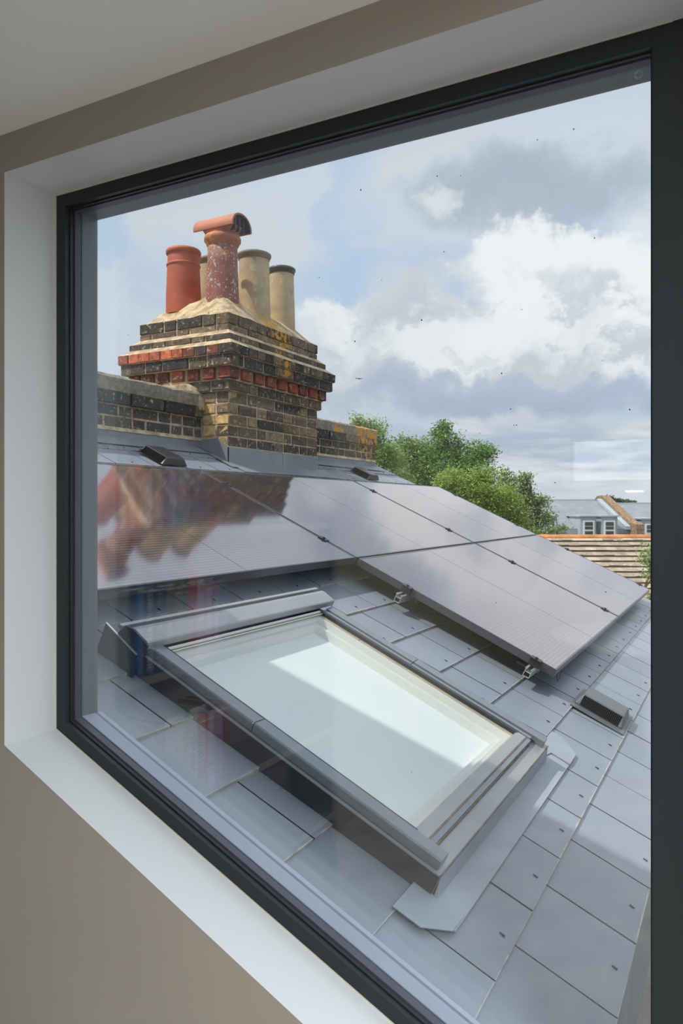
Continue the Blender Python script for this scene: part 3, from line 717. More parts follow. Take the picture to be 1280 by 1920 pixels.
# ================================================================== roof vents
def make_vent(base=True, mt='vent_grey'):
    r = empty('slate_vent', (0, 0, 0), RROT)
    if base: mb = MB(); rlbox(mb, -.145, .125, -.104, .108, .004, .0085); mb.build('vent_base', 'vent_grey', r, bevel=.0015)
    mb = MB()       # hood with sloping back and flared end, long along the slope
    lo = [(-.105, -.092), (.095, -.092), (.095, .100), (-.105, .100)]; hi = [(-.070, -.078), (.062, -.078), (.062, .085), (-.070, .085)]
    mb.hexa([(x, y, .0085) for x, y in lo] + [(x, y, .050) for x, y in hi]); mb.build('vent_hood', mt, r, bevel=.006)
    mb = MB()
    n = 24
    for k in range(n):
        y = -.070 + .148 * k / (n - 1)
        mb.hexa([(-.1045, y - .002, .0130), (-.1045, y + .002, .0130), (-.100, y + .002, .0130), (-.100, y - .002, .0130), (-.0775, y - .002, .046), (-.0775, y + .002, .046), (-.073, y + .002, .046), (-.073, y - .002, .046)])
    mb.build('vent_slots', 'void', r)
    return r
v = make_vent(); v.location = RP(.548, 3.075, .004); v.rotation_euler = RROT
tag(v, 'dark grey louvred slate vent on the lower slates, clear of the solar panels', 'roof vent', 'louvred slate vents')
v2 = make_vent(False, 'vent_black'); v2.location = RP(3.02, 3.06, .004); tag(v2, 'dark slate vent above the solar panels, left of the chimney', 'roof vent', 'louvred slate vents')
v3 = copy_tree(v2); v3.location = RP(3.03, 5.48, .004); tag(v3, 'dark slate vent above the solar panels, right of the chimney', 'roof vent', 'louvred slate vents')

# ================================================================== chimney and parapet
PALD = [(.038, .035, .036), (.055, .046, .04), (.10, .075, .05), (.028, .027, .029), (.15, .115, .075)]
PALY = [(.40, .29, .15), (.30, .21, .11), (.16, .115, .065), (.075, .058, .042), (.13, .10, .06), (.10, .075, .05), (.22, .16, .09)]
PALR = [(.60, .14, .06), (.42, .10, .055), (.26, .07, .045)]
rb_ = random.Random(11)
def brick(mb, p, n, t, w, h, depth, pal, prot=.0, ch=.004):
    """p: lower start corner on the face, n outward, t along, w length, h height"""
    n = Vector(n); t = Vector(t); u = Vector((0, 0, 1)); p = Vector(p)
    j = lambda a: rb_.uniform(-a, a)
    pr = prot + j(.003); c = pal[rb_.randrange(len(pal))]; g = rb_.uniform(.8, 1.2); c = tuple(min(.9, q * g) for q in c)
    b0 = p - n * depth; base = [b0, b0 + t * w, b0 + t * w + u * h, b0 + u * h]
    mid = [q + n * (depth + pr - ch) for q in base]
    out = [q + n * (depth + pr) for q in base]; ctr = sum((q for q in out), Vector()) / 4
    out = [q + (ctr - q).normalized() * ch * 1.3 + Vector((j(.0015), j(.0015), j(.0015))) for q in out]
    mb.add(base + mid, [(0, 3, 2, 1), (0, 1, 5, 4), (1, 2, 6, 5), (2, 3, 7, 6), (3, 0, 4, 7)], 0, c)
    mb.add(mid + out, [(0, 1, 5, 4), (1, 2, 6, 5), (2, 3, 7, 6), (3, 0, 4, 7), (4, 5, 6, 7)], 0, c)
def course(mb, X0, X1, Y0, Y1, z0, z1, pal, k=0, pattern=(.197, .094), joint=.012, depth=.085, faces='SENW', prot=.002, pals=None):
    for f in faces:
        if f == 'S': a, n, t, Lg = (X0, Y0), (0, -1, 0), (1, 0, 0), X1 - X0
        if f == 'E': a, n, t, Lg = (X1, Y0 + .0), (1, 0, 0), (0, 1, 0), Y1 - Y0
        if f == 'N': a, n, t, Lg = (X0, Y1), (0, 1, 0), (1, 0, 0), X1 - X0
        if f == 'W': a, n, t, Lg = (X0, Y0), (-1, 0, 0), (0, 1, 0), Y1 - Y0
        pos = 0.0; i = k + (1 if f in 'EW' else 0)
        while pos < Lg - .01:
            w = pattern[i % len(pattern)]; i += 1
            w = min(w, Lg - pos)
            if Lg - pos - w < .03: w = Lg - pos
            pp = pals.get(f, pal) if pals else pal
            brick(mb, (a[0] + t[0] * pos, a[1] + t[1] * pos, z0), n, t, w, z1 - z0, depth, pp, prot)
            pos += w + joint
cb = empty('brick_chimney', ((CH[0] + CH[1]) / 2, (CH[2] + CH[3]) / 2, .2), label='weathered brick chimney stack with corbelled top standing on the roof ridge', cat='chimney'); CBB = Vector(cb.location)
mb = MB(); X0, X1, Y0, Y1 = CH
def core(mb, e, z0, z1, mi=0): mb.box(X0 - e, X1 + e, Y0 - e, Y1 + e, z0, z1, mi)
core(mb, -.004, -.3, .715); core(mb, .018, .715, .778); core(mb, .030, .778, .86); core(mb, .078, .857, .924); core(mb, .092, .924, .984)
def slope(mb, e0, z0, e1, z1):
    mb.hexa([(X0 - e0, Y0 - e0, z0), (X1 + e0, Y0 - e0, z0), (X1 + e0, Y1 + e0, z0), (X0 - e0, Y1 + e0, z0), (X0 - e1, Y0 - e1, z1), (X1 + e1, Y0 - e1, z1), (X1 + e1, Y1 + e1, z1), (X0 - e1, Y1 + e1, z1)])
slope(mb, .096, .984, .048, 1.020); core(mb, .041, 1.018, 1.056); slope(mb, .047, 1.056, .0, 1.092); core(mb, -.006, 1.09, 1.20)
mb.build('mortar_core', 'mortar', cb, base=CBB)
mb = MB(); z = .371 - .0688 * 3; k = 0
PS = {'S': [(.85, .54, .22), (.78, .50, .20), (.62, .42, .18), (.30, .21, .11)], 'E': [(.05, .045, .042), (.17, .115, .065), (.085, .06, .045), (.26, .18, .095), (.19, .13, .07), (.32, .22, .12), (.10, .07, .048)]}  # sunlight painted into the bricks: golden on S, darker on the shaded E
while z < .70:
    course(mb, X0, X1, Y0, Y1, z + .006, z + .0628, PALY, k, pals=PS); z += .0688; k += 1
mb.build('brick_shaft', 'brick', cb, base=CBB)
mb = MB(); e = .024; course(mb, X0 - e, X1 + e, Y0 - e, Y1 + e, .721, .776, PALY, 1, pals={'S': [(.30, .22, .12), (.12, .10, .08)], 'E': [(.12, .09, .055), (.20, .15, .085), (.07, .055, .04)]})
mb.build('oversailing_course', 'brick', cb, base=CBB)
mb = MB(); e = .083; course(mb, X0 - e, X1 + e, Y0 - e, Y1 + e, .860, .921, PALD, 0, pattern=(.20, .13)); mb.build('dark_corbel_course', 'brick', cb, base=CBB)
mb = MB(); e = .047; course(mb, X0 - e, X1 + e, Y0 - e, Y1 + e, 1.022, 1.053, [(.16, .12, .08), (.09, .075, .06)], 0); mb.build('weathering_course', 'brick', cb, base=CBB)
mb = MB(); course(mb, X0, X1, Y0, Y1, 1.093, 1.123, [(.14, .10, .07), (.26, .19, .12)], 1); course(mb, X0, X1, Y0, Y1, 1.132, 1.196, PALD + [(.16, .11, .07)], 0)
mb.build('top_brickwork', 'brick', cb, base=CBB)
mb = MB(); e = .098
course(mb, X0 - e, X1 + e, Y0 - e, Y1 + e, .928, .984, PALD, 0, pattern=(.085,), joint=.006, pals={'S': PALR + [(.06, .04, .04)], 'E': PALD, 'N': PALD, 'W': PALR})  # bright reds on S, dark bricks on E put sun and shade into colour
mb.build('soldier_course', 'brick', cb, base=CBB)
mb = MB()
PALT = [(.28, .06, .035), (.20, .05, .035), (.36, .085, .045)]
for f, n in (('S', 7), ('E', 9), ('N', 7), ('W', 9)):       # projecting dentil bricks with gaps between
    Lg = (X1 - X0 if f in 'SN' else Y1 - Y0) + .10
    for i in range(n):
        w = .088 if f in 'SN' else .095; pos = -.05 + (Lg - w) * i / (n - 1)
        if f == 'S': brick(mb, (X0 + pos, Y0 - .051, .789), (0, -1, 0), (1, 0, 0), w, .066, .07, PALT)
        if f == 'N': brick(mb, (X0 + pos, Y1 + .051, .789), (0, 1, 0), (1, 0, 0), w, .066, .07, PALT)
        if f == 'E': brick(mb, (X1 + .051, Y0 + pos, .789), (1, 0, 0), (0, 1, 0), w, .066, .07, PALT)
        if f == 'W': brick(mb, (X0 - .051, Y0 + pos, .789), (-1, 0, 0), (0, 1, 0), w, .066, .07, PALT)
mb.build('dentil_course', 'brick', cb, base=CBB)
# mortar flaunching: lumpy truncated pyramid
mb = MB(); NX, NY = 16, 22; vs = []; fs = []
for i in range(NX + 1):
    for j in range(NY + 1):
        u, v_ = i / NX, j / NY; x = X0 + (X1 - X0) * u; y = Y0 + (Y1 - Y0) * v_
        dd = min(x - X0, X1 - x, y - Y0, Y1 - y); zz = 1.188 + min(.15, dd * .95) ** 1.0
        zz += .05 * math.exp(-((x + 2.97) ** 2 + (y - 3.90) ** 2) / .03)
        if 0 < i < NX and 0 < j < NY: zz += rb_.uniform(-.010, .010)
        else: zz += rb_.uniform(-.006, .006)
        vs.append((x, y, zz))
for i in range(NX):
    for j in range(NY): a = i * (NY + 1) + j; fs.append((a, a + NY + 1, a + NY + 2, a + 1))
mb.add(vs, fs); mb.build('mortar_flaunching', 'mortar', cb, smooth=True, base=CBB, recalc=False)
# lead flashings at the chimney foot
mb = MB(); t = .006
def lead_e(y0, y1, mi=0):      # strip on the +X face
    mb.hexa([(X1, y0, .10), (X1 + t, y0, .10), (X1 + t, y1, .10), (X1, y1, .10), (X1, y0, .371), (X1 + t, y0, .371), (X1 + t, y1, .371), (X1, y1, .371)], mi)
lead_e(Y0 - t, Y0 + .60); lead_e(Y0 + .604, Y1 + t)
def zr(x): return Z0 - MS * x
for (xa, xb, za, zb2) in ((X1 - .085, X1 + t, .425, .371), (X1 - .22, X1 - .085, .425, .425)):
    mb.hexa([(xa, Y0 - t, zr(xa) - .05), (xb, Y0 - t, zr(xb) - .05), (xb, Y0, zr(xb) - .05), (xa, Y0, zr(xa) - .05), (xa, Y0 - t, za), (xb, Y0 - t, zb2), (xb, Y0, zb2), (xa, Y0, za)])
mb.build('lead_upstand', 'lead', cb, base=CBB)
mb = MB()
ra = lambda s0, s1, y0, y1, h0, h1: mb.hexa([RP(s0, y0, h0), RP(s0, y1, h0), RP(s1, y1, h0), RP(s1, y0, h0), RP(s0, y0, h1), RP(s0, y1, h1), RP(s1, y1, h1), RP(s1, y0, h1)])
ra(2.925, 3.07, Y0 - .01, Y1 + .10, .009, .012); ra(2.99, 3.30, Y0 - .055, Y0, .009, .013)
mb.build('lead_apron', 'lead', cb, base=CBB)
mb = MB(); mb.box(X1 - .25, X1 + .004, Y0 - .004, Y1 + .004, .366, .378); mb.build('mortar_fillet', 'mortar', cb, base=CBB)

def parapet(y0, y1, label):
    r = empty('parapet_wall', (-3.15, (y0 + y1) / 2, .3), label=label, cat='parapet', group='parapet walls either side of the chimney'); B = Vector(r.location)
    mb = MB(); mb.box(-3.31, -2.994, y0, y1, -.3, .63); mb.build('wall_core', 'mortar', r, base=B)
    mb = MB()
    PP = [(.045, .042, .042), (.07, .058, .045), (.10, .078, .052), (.035, .034, .036)]
    for k, z in enumerate((.435, .4968)):
        course(mb, -3.31, -2.99, y0, y1, z + .004, z + .0555, PP, k, faces='EW', pattern=(.197, .094, .197, .094, .094), prot=.0, depth=.05)
        course(mb, -3.31, -2.99, y0, y1, z + .004, z + .0555, PP, k, faces='SN', prot=.0, depth=.05)
    course(mb, -3.325, -2.968, y0, y1, .562, .6255, PALD, 0, pattern=(.26,), faces='ESNW', depth=.05)
    mb.build('brickwork', 'brick', r, base=B)
    mb = MB(); n = 40
    prof_ = [(-3.32, .6275), (-2.972, .6275), (-2.968, .700), (-2.985, .714), (-3.15, .745), (-3.30, .714), (-3.325, .700)]
    vs = []
    for i in range(n + 1):
        y = y0 + (y1 - y0) * i / n
        for (x, z) in prof_: vs.append((x + rb_.uniform(-.003, .003), y, z + (rb_.uniform(-.004, .004) if z > .65 else 0)))
    m_ = len(prof_); fs = [tuple(range(m_)), tuple(n * m_ + q for q in range(m_ - 1, -1, -1))]
    for i in range(n):
        for q in range(m_): fs.append((i * m_ + q, i * m_ + (q + 1) % m_, (i + 1) * m_ + (q + 1) % m_, (i + 1) * m_ + q))
    mb.add(vs, fs); mb.build('concrete_coping', 'coping', r, base=B)
    mb = MB(); mb.hexa([(-3.0, y0, .415), (-2.978, y0, .415), (-2.978, y1, .415), (-3.0, y1, .415), (-3.0, y0, .436), (-2.990, y0, .436), (-2.990, y1, .436), (-3.0, y1, .436)]); mb.build('mortar_fillet', 'mortar', r, base=B)
    mb = MB(); mb.hexa([(-2.995, y0, .30), (-2.972, y0, .30), (-2.972, y1, .30), (-2.995, y1, .30), (-2.995, y0, .416), (-2.983, y0, .416), (-2.983, y1, .416), (-2.995, y1, .416)]); mb.build('lead_upstand', 'lead_dark', r, base=B)
    mb = MB()
    P = [RP(3.195, y0, .010), RP(3.195, y1, .010), RP(3.30, y1, .010), RP(3.30, y0, .010), RP(3.195, y0, .013), RP(3.195, y1, .013), RP(3.30, y1, .013), RP(3.30, y0, .013)]
    mb.hexa(P); mb.build('lead_cover_strip', 'lead', r, base=B)
    return r
parapet(.9, CH[2], 'low brick parapet with concrete coping on the ridge, left of the chimney')
parapet(CH[3], 6.19, 'low brick parapet with orange lichened coping, right of the chimney')
# mortar haunch where the left coping meets the stack
mb = MB()
hp = [(-3.33, .72), (-3.0, .60), (-2.955, .60), (-2.95, .66), (-2.99, .74), (-3.08, .79), (-3.25, .80)]
mb.prism([Vector((x, CH[2] - .045, z)) for x, z in hp], (0, .045, 0)); mb.prism([Vector((-2.972, CH[2] - .05, z)) for z in (.43,)] + [Vector((-2.93, CH[2] - .004, .43)), Vector((-2.93, CH[2] - .004, .66)), Vector((-2.972, CH[2] - .05, .66))], (-.03, .01, 0)) if False else None
mb.build('mortar_haunch', 'mortar', cb, base=CBB, bevel=.01)

# chimney pots
def pot(name, x, y, z0, z1, rb0, rt, mname, rimname, style, label):
    r = empty(name, (x, y, z0), label=label, cat='chimney pot', group='chimney pots on the stack'); H = z1 - z0
    mb = MB(); pr = [(rb0, 0), (rb0 * .99, H * .3), (rt, H - .03), (rt, H), (rt - .016, H), (rt - .018, H * .5), (rt - .018, .01)]
    mb.lathe(pr, 40); mb.build('pot_body', mname, r, smooth=True)
    mb = MB()
    if style == 'bead':
        mb.lathe([(rt, H - .035), (rt + .010, H - .030), (rt + .013, H - .012), (rt + .006, H + .002), (rt - .010, H + .006), (rt - .018, H), (rt - .018, H - .03)], 40)
        mb.build('pot_rim', rimname, r, smooth=True)
        mb = MB(); mb.lathe([(rt, H - .115), (rt + .009, H - .108), (rt + .009, H - .098), (rt, H - .090)], 40); mb.build('bead_ring', mname, r, smooth=True)
    else:
        mb.lathe([(rt, H - .045), (rt + .006, H - .040), (rt + .004, H - .028), (rt + .014, H - .020), (rt + .015, H - .004), (rt + .004, H + .004), (rt - .012, H + .004), (rt - .02, H - .01)], 40)
        mb.build('pot_rim', rimname, r, smooth=True)
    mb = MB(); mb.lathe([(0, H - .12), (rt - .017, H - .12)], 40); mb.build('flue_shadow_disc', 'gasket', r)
    return r
pot('chimney_pot', -3.30, 3.895, 1.28, 1.715, .1165, .1035, 'terracotta', 'terracotta', 'bead', 'plain red terracotta chimney pot, front left of the stack')
pot('chimney_pot', -3.30, 4.21, 1.28, 1.745, .11, .100, 'buff', 'buff_rim', 'roll', 'buff clay chimney pot mostly hidden behind the cowled pot')
pot('chimney_pot', -2.975, 4.246, 1.24, 1.742, .113, .103, 'buff', 'buff_rim', 'roll', 'buff clay chimney pot with brown rim, right behind the cowled pot')
pot('chimney_pot', -2.975, 4.595, 1.24, 1.741, .098, .087, 'buff', 'dark_rim', 'roll', 'smaller buff clay chimney pot with black rim at the far end of the stack')
r = empty('chimney_pot', (-2.98, 3.90, 1.28), label='tall lichened terracotta chimney pot topped with a horizontal cowl', cat='chimney pot', group='chimney pots on the stack')
mb = MB(); mb.lathe([(.116, 0), (.106, .08), (.097, .30), (.096, .42), (.08, .42), (.08, 0)], 40); mb.build('pot_body', 'old_terracotta', r, smooth=True)
mb = MB(); mb.lathe([(.096, .405), (.104, .415), (.108, .430), (.118, .440), (.119, .462), (.110, .475), (.098, .480), (.085, .47)], 40); mb.build('collar', 'collar', r, smooth=True)
mb = MB()      # funnel from the collar circle to the cowl's rectangular mouth, then a half-round hood along X
n = 40; HZ = .508; rr = .098; hl = .157
ringA = [Vector((.098 * math.cos(2 * math.pi * k / n), .098 * math.sin(2 * math.pi * k / n), .47)) for k in range(n)]
ringB = []
for k in range(n):
    a = 2 * math.pi * k / n; cx_, sy_ = math.cos(a), math.sin(a); e_ = .45
    ringB.append(Vector((math.copysign(abs(cx_) ** e_, cx_) * .125, math.copysign(abs(sy_) ** e_, sy_) * rr * .97, HZ + .018 - .0 * abs(cx_))))
vs = ringA + ringB; mb.add(vs, [(k, (k + 1) % n, n + (k + 1) % n, n + k) for k in range(n)])
mb.build('cowl_funnel', 'terracotta_cowl', r, smooth=True)
def arch(mb, ro, ri, x0, x1, zc, a0=-22, a1=202, m=22, sq=1.0):
    vs = []; 
    for x in (x0, x1):
        for rad in (ro, ri):
            for k in range(m + 1):
                a = math.radians(a0 + (a1 - a0) * k / m); vs.append((x, rad * math.cos(a), zc + rad * sq * math.sin(a)))
    q = m + 1; fs = []
    for k in range(m):
        fs += [(k, k + 1, 2 * q + k + 1, 2 * q + k), (q + k + 1, q + k, 3 * q + k, 3 * q + k + 1), (k, q + k, q + k + 1, k + 1), (2 * q + k, 2 * q + k + 1, 3 * q + k + 1, 3 * q + k)]
    fs += [(0, 2 * q, 3 * q, q), (m, q + m, 3 * q + m, 2 * q + m)]
    mb.add(vs, fs)
mb = MB(); arch(mb, .106, .094, -hl, hl, HZ + .005, a0=-10, a1=190, sq=.80); mb.build('cowl_hood', 'terracotta_cowl', r, smooth=False, bevel=.003)
mb = MB(); arch(mb, .0935, .088, -hl + .004, hl - .002, HZ + .005, a0=-8, a1=188, sq=.80)
for y in (-.045, 0, .045): mb.box(.02, hl - .02, y - .004, y + .004, HZ - .02, HZ + .005 + .070 - abs(y) * .4)
mb.build('cowl_inside', 'cowl_in', r)

# ================================================================== trees behind the roof
def leaf_cloud(mb, rnd, blobs, n, size, cols):
    tot = sum(b[3] * b[4] for b in blobs)
    for (cx_, cy_, dep, rx, ry) in blobs:
        c = at(cx_, cy_, dep); k = dep / FPX; RX, RZ = rx * k, ry * k; RY = (RX + RZ) * .5
        m_ = int(n * rx * ry / tot); nc = max(6, m_ // 38); cents = []
        for _ in range(nc):
            v = Vector((rnd.gauss(0, 1), rnd.gauss(0, 1), rnd.gauss(0, 1))).normalized() * (rnd.random() ** .45)
            cents.append(c + RT * v.x * RX + FW * v.y * RY + UP * v.z * RZ)
        cs = min(RX, RZ) * .13 + .05
        for _ in range(m_):
            p = rnd.choice(cents) + Vector((rnd.gauss(0, cs), rnd.gauss(0, cs), rnd.gauss(0, cs * .7)))
            a = Vector((rnd.gauss(0, 1), rnd.gauss(0, 1), rnd.gauss(0, .6))).normalized(); b = a.cross(Vector((rnd.gauss(0, .5), rnd.gauss(0, .5), 1))).normalized(); nn = a.cross(b)
            s = size * rnd.uniform(.6, 1.3); w = s * .42
            col = rnd.choice(cols); g = rnd.uniform(.75, 1.25); col = tuple(q * g for q in col)
            mb.add([p - a * s * .5, p + b * w * .5 + nn * s * .06, p + a * s * .5, p - b * w * .5 + nn * s * .06], [(0, 1, 2), (0, 2, 3)], 0, col)
def tree(name, label, blobs, n, size, cols, seed, base_z=-6.0, group=None, trunk_r=.14):
    rnd = random.Random(seed)
    cx_ = sum(b[0] for b in blobs) / len(blobs); dep = sum(b[2] for b in blobs) / len(blobs)
    bp = at(cx_, HY, dep); bp.z = base_z
    r = empty(name, bp, label=label, cat='tree', group=group)
    mb = MB(); leaf_cloud(mb, rnd, blobs, n, size, cols); mb.build('foliage', 'leaf', r, base=bp, recalc=False)
    mb = MB(); lowest = at(cx_, max(b[1] + b[4] for b in blobs), dep); fork = Vector((bp.x, bp.y, lowest.z - .3))
    mb.tube([bp, (bp + fork) / 2 + Vector((.1, 0, 0)), fork], [trunk_r, trunk_r * .85, trunk_r * .7], 8)
    for b in blobs:
        c = at(b[0], b[1], b[2]); midp = (fork + c) / 2 + Vector((rnd.uniform(-.15, .15), rnd.uniform(-.15, .15), .1)); mb.tube([fork, midp, c], [trunk_r * .45, trunk_r * .3, trunk_r * .1], 6)
        for _ in range(4):
            k = b[2] / FPX; e = c + RT * rnd.uniform(-.8, .8) * b[3] * k + UP * rnd.uniform(-.6, .85) * b[4] * k; mb.tube([midp, (midp + e) / 2 + UP * .05, e], [trunk_r * .2, trunk_r * .12, trunk_r * .04], 5)
    mb.build('trunk', 'bark', r, base=bp)
    return r
G1 = [(.17, .31, .09), (.22, .38, .11), (.11, .22, .07), (.32, .46, .15)]
GY = [(.38, .50, .10), (.30, .45, .10), (.48, .56, .14), (.20, .34, .08)]
GO = [(.22, .34, .12), (.28, .40, .13), (.15, .25, .09), (.36, .46, .15)]
tree('broadleaf_tree', 'dense mid-green broadleaf tree rising behind the solar panels', [(790, 880, 17, 58, 55), (835, 842, 17, 42, 38), (760, 845, 17, 32, 26), (880, 878, 17, 46, 46), (835, 900, 16.6, 70, 50), (830, 808, 17, 20, 18), (905, 850, 17.3, 22, 18), (860, 930, 17, 60, 40)], 34000, .085, G1, 1, group='trees behind the slate roof')
tree('broadleaf_tree', 'yellow-green tree low against the edge of the solar panels', [(880, 925, 14.5, 45, 34), (925, 945, 14.5, 50, 40), (960, 975, 14.5, 35, 25), (845, 905, 14.5, 28, 22), (900, 895, 14.5, 25, 20)], 20000, .062, GY, 2, group='trees behind the slate roof')
tree('broadleaf_tree', 'airy olive-green tree with open branches in front of the distant houses', [(950, 905, 16, 24, 25), (975, 925, 16, 30, 30), (1000, 955, 16, 26, 26), (940, 950, 16, 30, 30), (975, 985, 16, 34, 22), (1020, 975, 16, 22, 18), (1012, 1000, 15.5, 45, 14), (985, 893, 16, 14, 10), (1045, 990, 16, 16, 6), (1014, 935, 16, 14, 10)], 8500, .075, GO, 3, group='trees behind the slate roof')
tree('broadleaf_tree', 'light green tree showing beside the lichened end of the parapet', [(668, 790, 12, 10, 12), (704, 820, 12, 16, 34), (722, 850, 12, 22, 30), (712, 880, 12, 26, 26), (745, 900, 12, 30, 20), (740, 862, 12.4, 20, 18), (690, 796, 12, 8, 8)], 9000, .055, GY[:2] + GO[:2] + G1[3:], 4, group='trees behind the slate roof', trunk_r=.08)
tree('broadleaf_tree', 'small leafy tree at the right in front of the brown tiled roof', [(1216, 1050, 9.5, 12, 22), (1224, 1080, 9.5, 16, 16), (1219, 1122, 9.5, 16, 10), (1236, 1060, 9.5, 14, 30)], 1500, .05, GO + GY[:1], 5, group=None, trunk_r=.05, base_z=-5)
tree('distant_tree', 'dark green treetop above the ridge of the right distant house', [(1150, 940, 60, 14, 9), (1172, 944, 60, 20, 7), (1140, 938, 60, 10, 8), (1185, 947, 60, 10, 5)], 2500, .30, [(.08, .14, .06), (.11, .18, .08)], 6, group=None, base_z=-6, trunk_r=.2)

# ================================================================== neighbouring roofs and houses (camera-facing frame)
FROT = (0, 0, TH)
def frame_root(name, px, dep, w, **k): 
    b = at(px, HY, dep); b.z = w; return empty(name, b, FROT, **k), b
def FL(px, py, dep, b):           # pixel at depth -> local coords of a camera-facing root
    p = at(px, py, dep) - b; return Vector((p.dot(RT), p.dot(FW), p.z))
# brown tiled roof
r, b = frame_root('tiled_roof_house', 1120, 12.6, -3.5, label='brown tiled pitched roof with orange ridge tiles beyond the solar panels', cat='house')
rt_ = random.Random(5); mb = MB()
ridge = FL(1120, 1007, 12.6, b); xa, xb = FL(880, 1000, 12.6, b).x, FL(1500, 1000, 12.6, b).x
gy, gz = -.105, -.0765
k = 0; ncourse = 34
for k in range(ncourse):
    y1, z1 = ridge.y + gy * k, ridge.z + gz * k; y0, z0 = y1 + gy * 1.04, z1 + gz * 1.04
    x = xa + (k % 2) * .085
    while x < xb:
        w = .168; g = rt_.uniform(.75, 1.2); c = (.40 * g, .315 * g, .235 * g); lf = rt_.uniform(.026, .036)
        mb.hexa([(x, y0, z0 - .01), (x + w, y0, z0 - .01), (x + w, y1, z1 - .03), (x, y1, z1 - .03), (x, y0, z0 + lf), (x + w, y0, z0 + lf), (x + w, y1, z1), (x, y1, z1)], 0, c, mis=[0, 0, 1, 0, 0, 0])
        x += .170
mb.build('tile_slope', ['tile', 'tile_butt_shade'], r)
mb = MB(); x = xa
while x < xb: mb.tube([(x, ridge.y + .02, ridge.z - .015), (x + .30, ridge.y + .02, ridge.z - .015)], [.062, .058], 12); x += .30
mb.build('ridge_tiles', 'ridge_tile', r)
mb = MB(); e = ridge.y + gy * ncourse; mb.box(xa, xb, e + .25, ridge.y + 2.5, -1.8, ridge.z + gz * ncourse - .05)
mb.prism([Vector((xa, ridge.y, ridge.z - .04)), Vector((xa, e + .1, ridge.z + gz * ncourse - .08)), Vector((xa, ridge.y + 3.2, ridge.z - 2.5))], (xb - xa, 0, 0)); mb.build('house_body', 'far_brick', r)

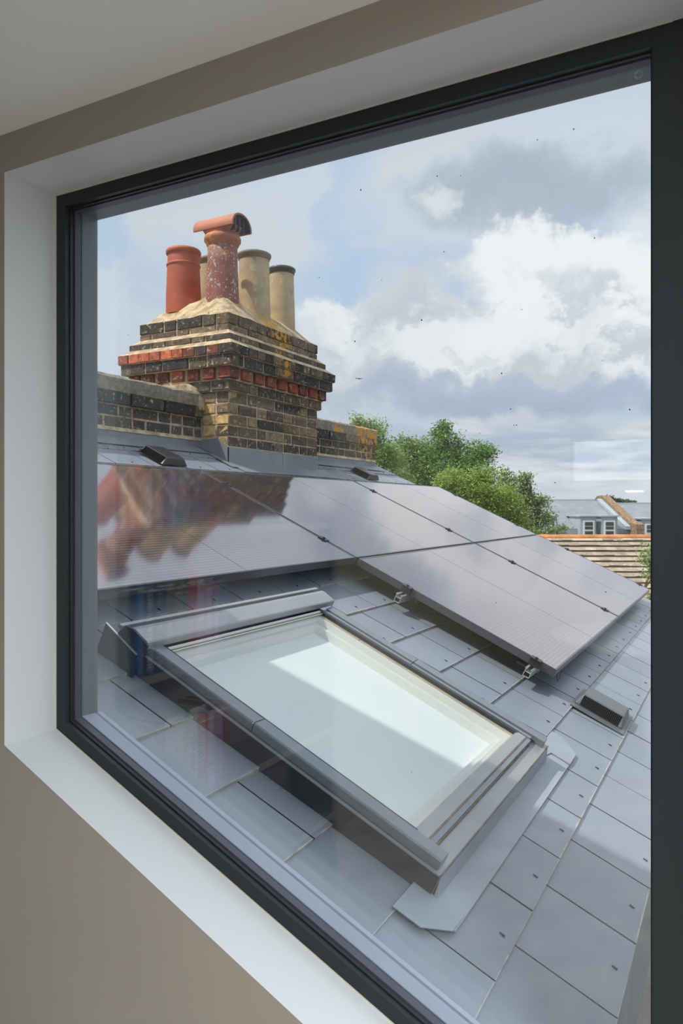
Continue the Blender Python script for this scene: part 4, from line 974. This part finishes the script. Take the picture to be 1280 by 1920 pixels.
def terrace(name, x0, x1, dR, yR, label, dormers, party=None):
    r, b = frame_root(name, (x0 + x1) / 2, dR, -6.0, label=label, cat='house', group='slate roofed terrace houses in the distance')
    A = FL(x0, yR, dR, b); B = FL(x1, yR, dR, b); zR = A.z; dy, dz = -3.7, -1.26
    mb = MB()
    # upper slope slab and mansard slab: local y up the slope so the courses follow
    def slab(p0, p1, q0, q1, name_, mname):
        m2 = MB(); ex = (p1 - p0).normalized(); ey = (p0 - q0).normalized(); ez = ex.cross(ey); Mx = Matrix((ex, ey, ez)).transposed()
        inv = Mx.transposed(); o_ = q0
        loc = [inv @ (v - o_) for v in (q0, q1, p1, p0)]
        m2.prism(loc, (0, 0, -.15)); ob = m2.build(name_, mname, r); ob.location = o_; ob.rotation_euler = Mx.to_euler(); return ob
    q0, q1 = A + Vector((0, dy, dz)), B + Vector((0, dy, dz)); s0, s1 = q0 + Vector((0, -.5, -1.9)), q1 + Vector((0, -.5, -1.9))
    slab(A, B, q0, q1, 'upper_slate_slope', 'far_slate'); slab(q0, q1, s0, s1, 'lower_slate_slope', 'far_slate')
    mb.box(A.x, B.x, A.y - .06, A.y + .06, zR - .06, zR + .045); mb.build('ridge', 'far_lead', r)
    mb = MB(); mb.box(A.x + .02, B.x - .02, s0.y + .15, A.y + 4, 0, s0.z); mb.prism([Vector((A.x + .02, A.y, zR - .2)), Vector((A.x + .02, q0.y + .1, q0.z - .2)), Vector((A.x + .02, s0.y + .16, s0.z)), Vector((A.x + .02, A.y + 4, s0.z))], (B.x - A.x - .04, 0, 0)); mb.build('house_body', 'far_brick', r)
    for (px0, px1, py0, wx0, wx1, wy0) in dormers:
        dd = dR - 4.1; P = FL(px0, py0, dd, b); Q = FL(px1, py0, dd, b); top = P.z; bot = FL(px0, 1030, dd, b).z
        m2 = MB(); m2.box(P.x, Q.x, P.y, P.y + 1.6, bot, top); m2.box(P.x - .06, Q.x + .06, P.y - .08, P.y + 2.0, top, top + .06); dm = m2.build('dormer', 'far_lead', r)
        wa, wb_ = FL(wx0, wy0, dd, b), FL(wx1, wy0, dd, b); wt = wa.z; wbot = wt - .75
        m2 = MB(); y = P.y - .02
        m2.box(wa.x, wb_.x, y - .05, y, wbot, wt); m2.build('sash_window', 'far_white', dm)
        m2 = MB(); xm0, xm1 = wa.x + .07, wb_.x - .07; hh = wt - wbot
        m2.box(xm0, xm1, y - .06, y - .04, wt - hh * .30, wt - .06); m2.box(xm0, xm1, y - .06, y - .04, wt - hh * .50, wt - hh * .34); m2.box(xm0, xm1, y - .06, y - .04, wbot + .06, wt - hh * .60)
        m2.build('pane', 'far_dark', dm)
    if party:
        px, w = party; dd = dR
        a = FL(px, yR - 9, dR, b); tW = w
        pts = [Vector((a.x, a.y + 1.2, a.z - .35)), Vector((a.x, a.y + .35, a.z - .02)), Vector((a.x, a.y - .25, a.z)), Vector((a.x, a.y + dy - .15, a.z + dz + .03)), Vector((a.x, a.y + dy - .75, a.z + dz - .03)), Vector((a.x, a.y + dy - .75, a.z - 4.0)), Vector((a.x, a.y + 1.2, a.z - 4.0))]
        m2 = MB(); m2.prism(pts, (tW, 0, 0)); m2.build('party_wall', 'far_brick', r)
        m2 = MB(); zo = Vector((-.02, 0, .0)); 
        m2.prism([Vector((a.x - .22, q.y, q.z - .16)) for q in pts[2:4]] + [Vector((a.x - .22, q.y, q.z - .30)) for q in (pts[3], pts[2])], (.23, 0, 0)); m2.build('lead_soaker', 'far_lead', r)
    return r
terrace('terrace_house', 900, 1126, 36, 938, 'distant slate roofed house with two white dormer windows, left of the brick party wall', [(1088, 1117, 969, 1092, 1113, 976), (1127, 1157, 969, 1131, 1152, 976), (1012, 1044, 969, 1031, 1041, 976)], party=(1124, .34))
terrace('terrace_house', 1136, 1420, 36.6, 944, 'distant slate roofed house with one dormer, right of the brick party wall', [(1203, 1236, 974, 1208, 1232, 982)])
# far low hedge and ground
gm = MB(); gm.box(-120, 160, 6.8, 400, -9.2, -9.0); tag(gm.build('ground', mat('grass and street', (.10, .12, .07), .95, var=.3, vscale=.2)), kind='structure')

# tiny aircraft
r = empty('airplane', at(673, 710, 400), (0, 0, TH), label='tiny aeroplane in the sky right of the chimney', cat='aeroplane')
mb = MB(); mb.tube([(-1.9, 0, 0), (-1.4, 0, .05), (1.3, 0, .05), (1.9, 0, .1)], [.05, .2, .2, .04], 8); mb.build('fuselage', 'plane_paint', r)
mb = MB(); mb.hexa([(-.5, -1.8, .0), (.1, -1.8, 0), (.5, 1.8, 0), (-.1, 1.8, 0), (-.5, -1.8, .06), (.1, -1.8, .06), (.5, 1.8, .06), (-.1, 1.8, .06)]); mb.build('wing', 'plane_paint', r)
mb = MB(); mb.box(-1.9, -1.5, -.03, .03, 0, .6); mb.build('tail_fin', 'plane_paint', r)
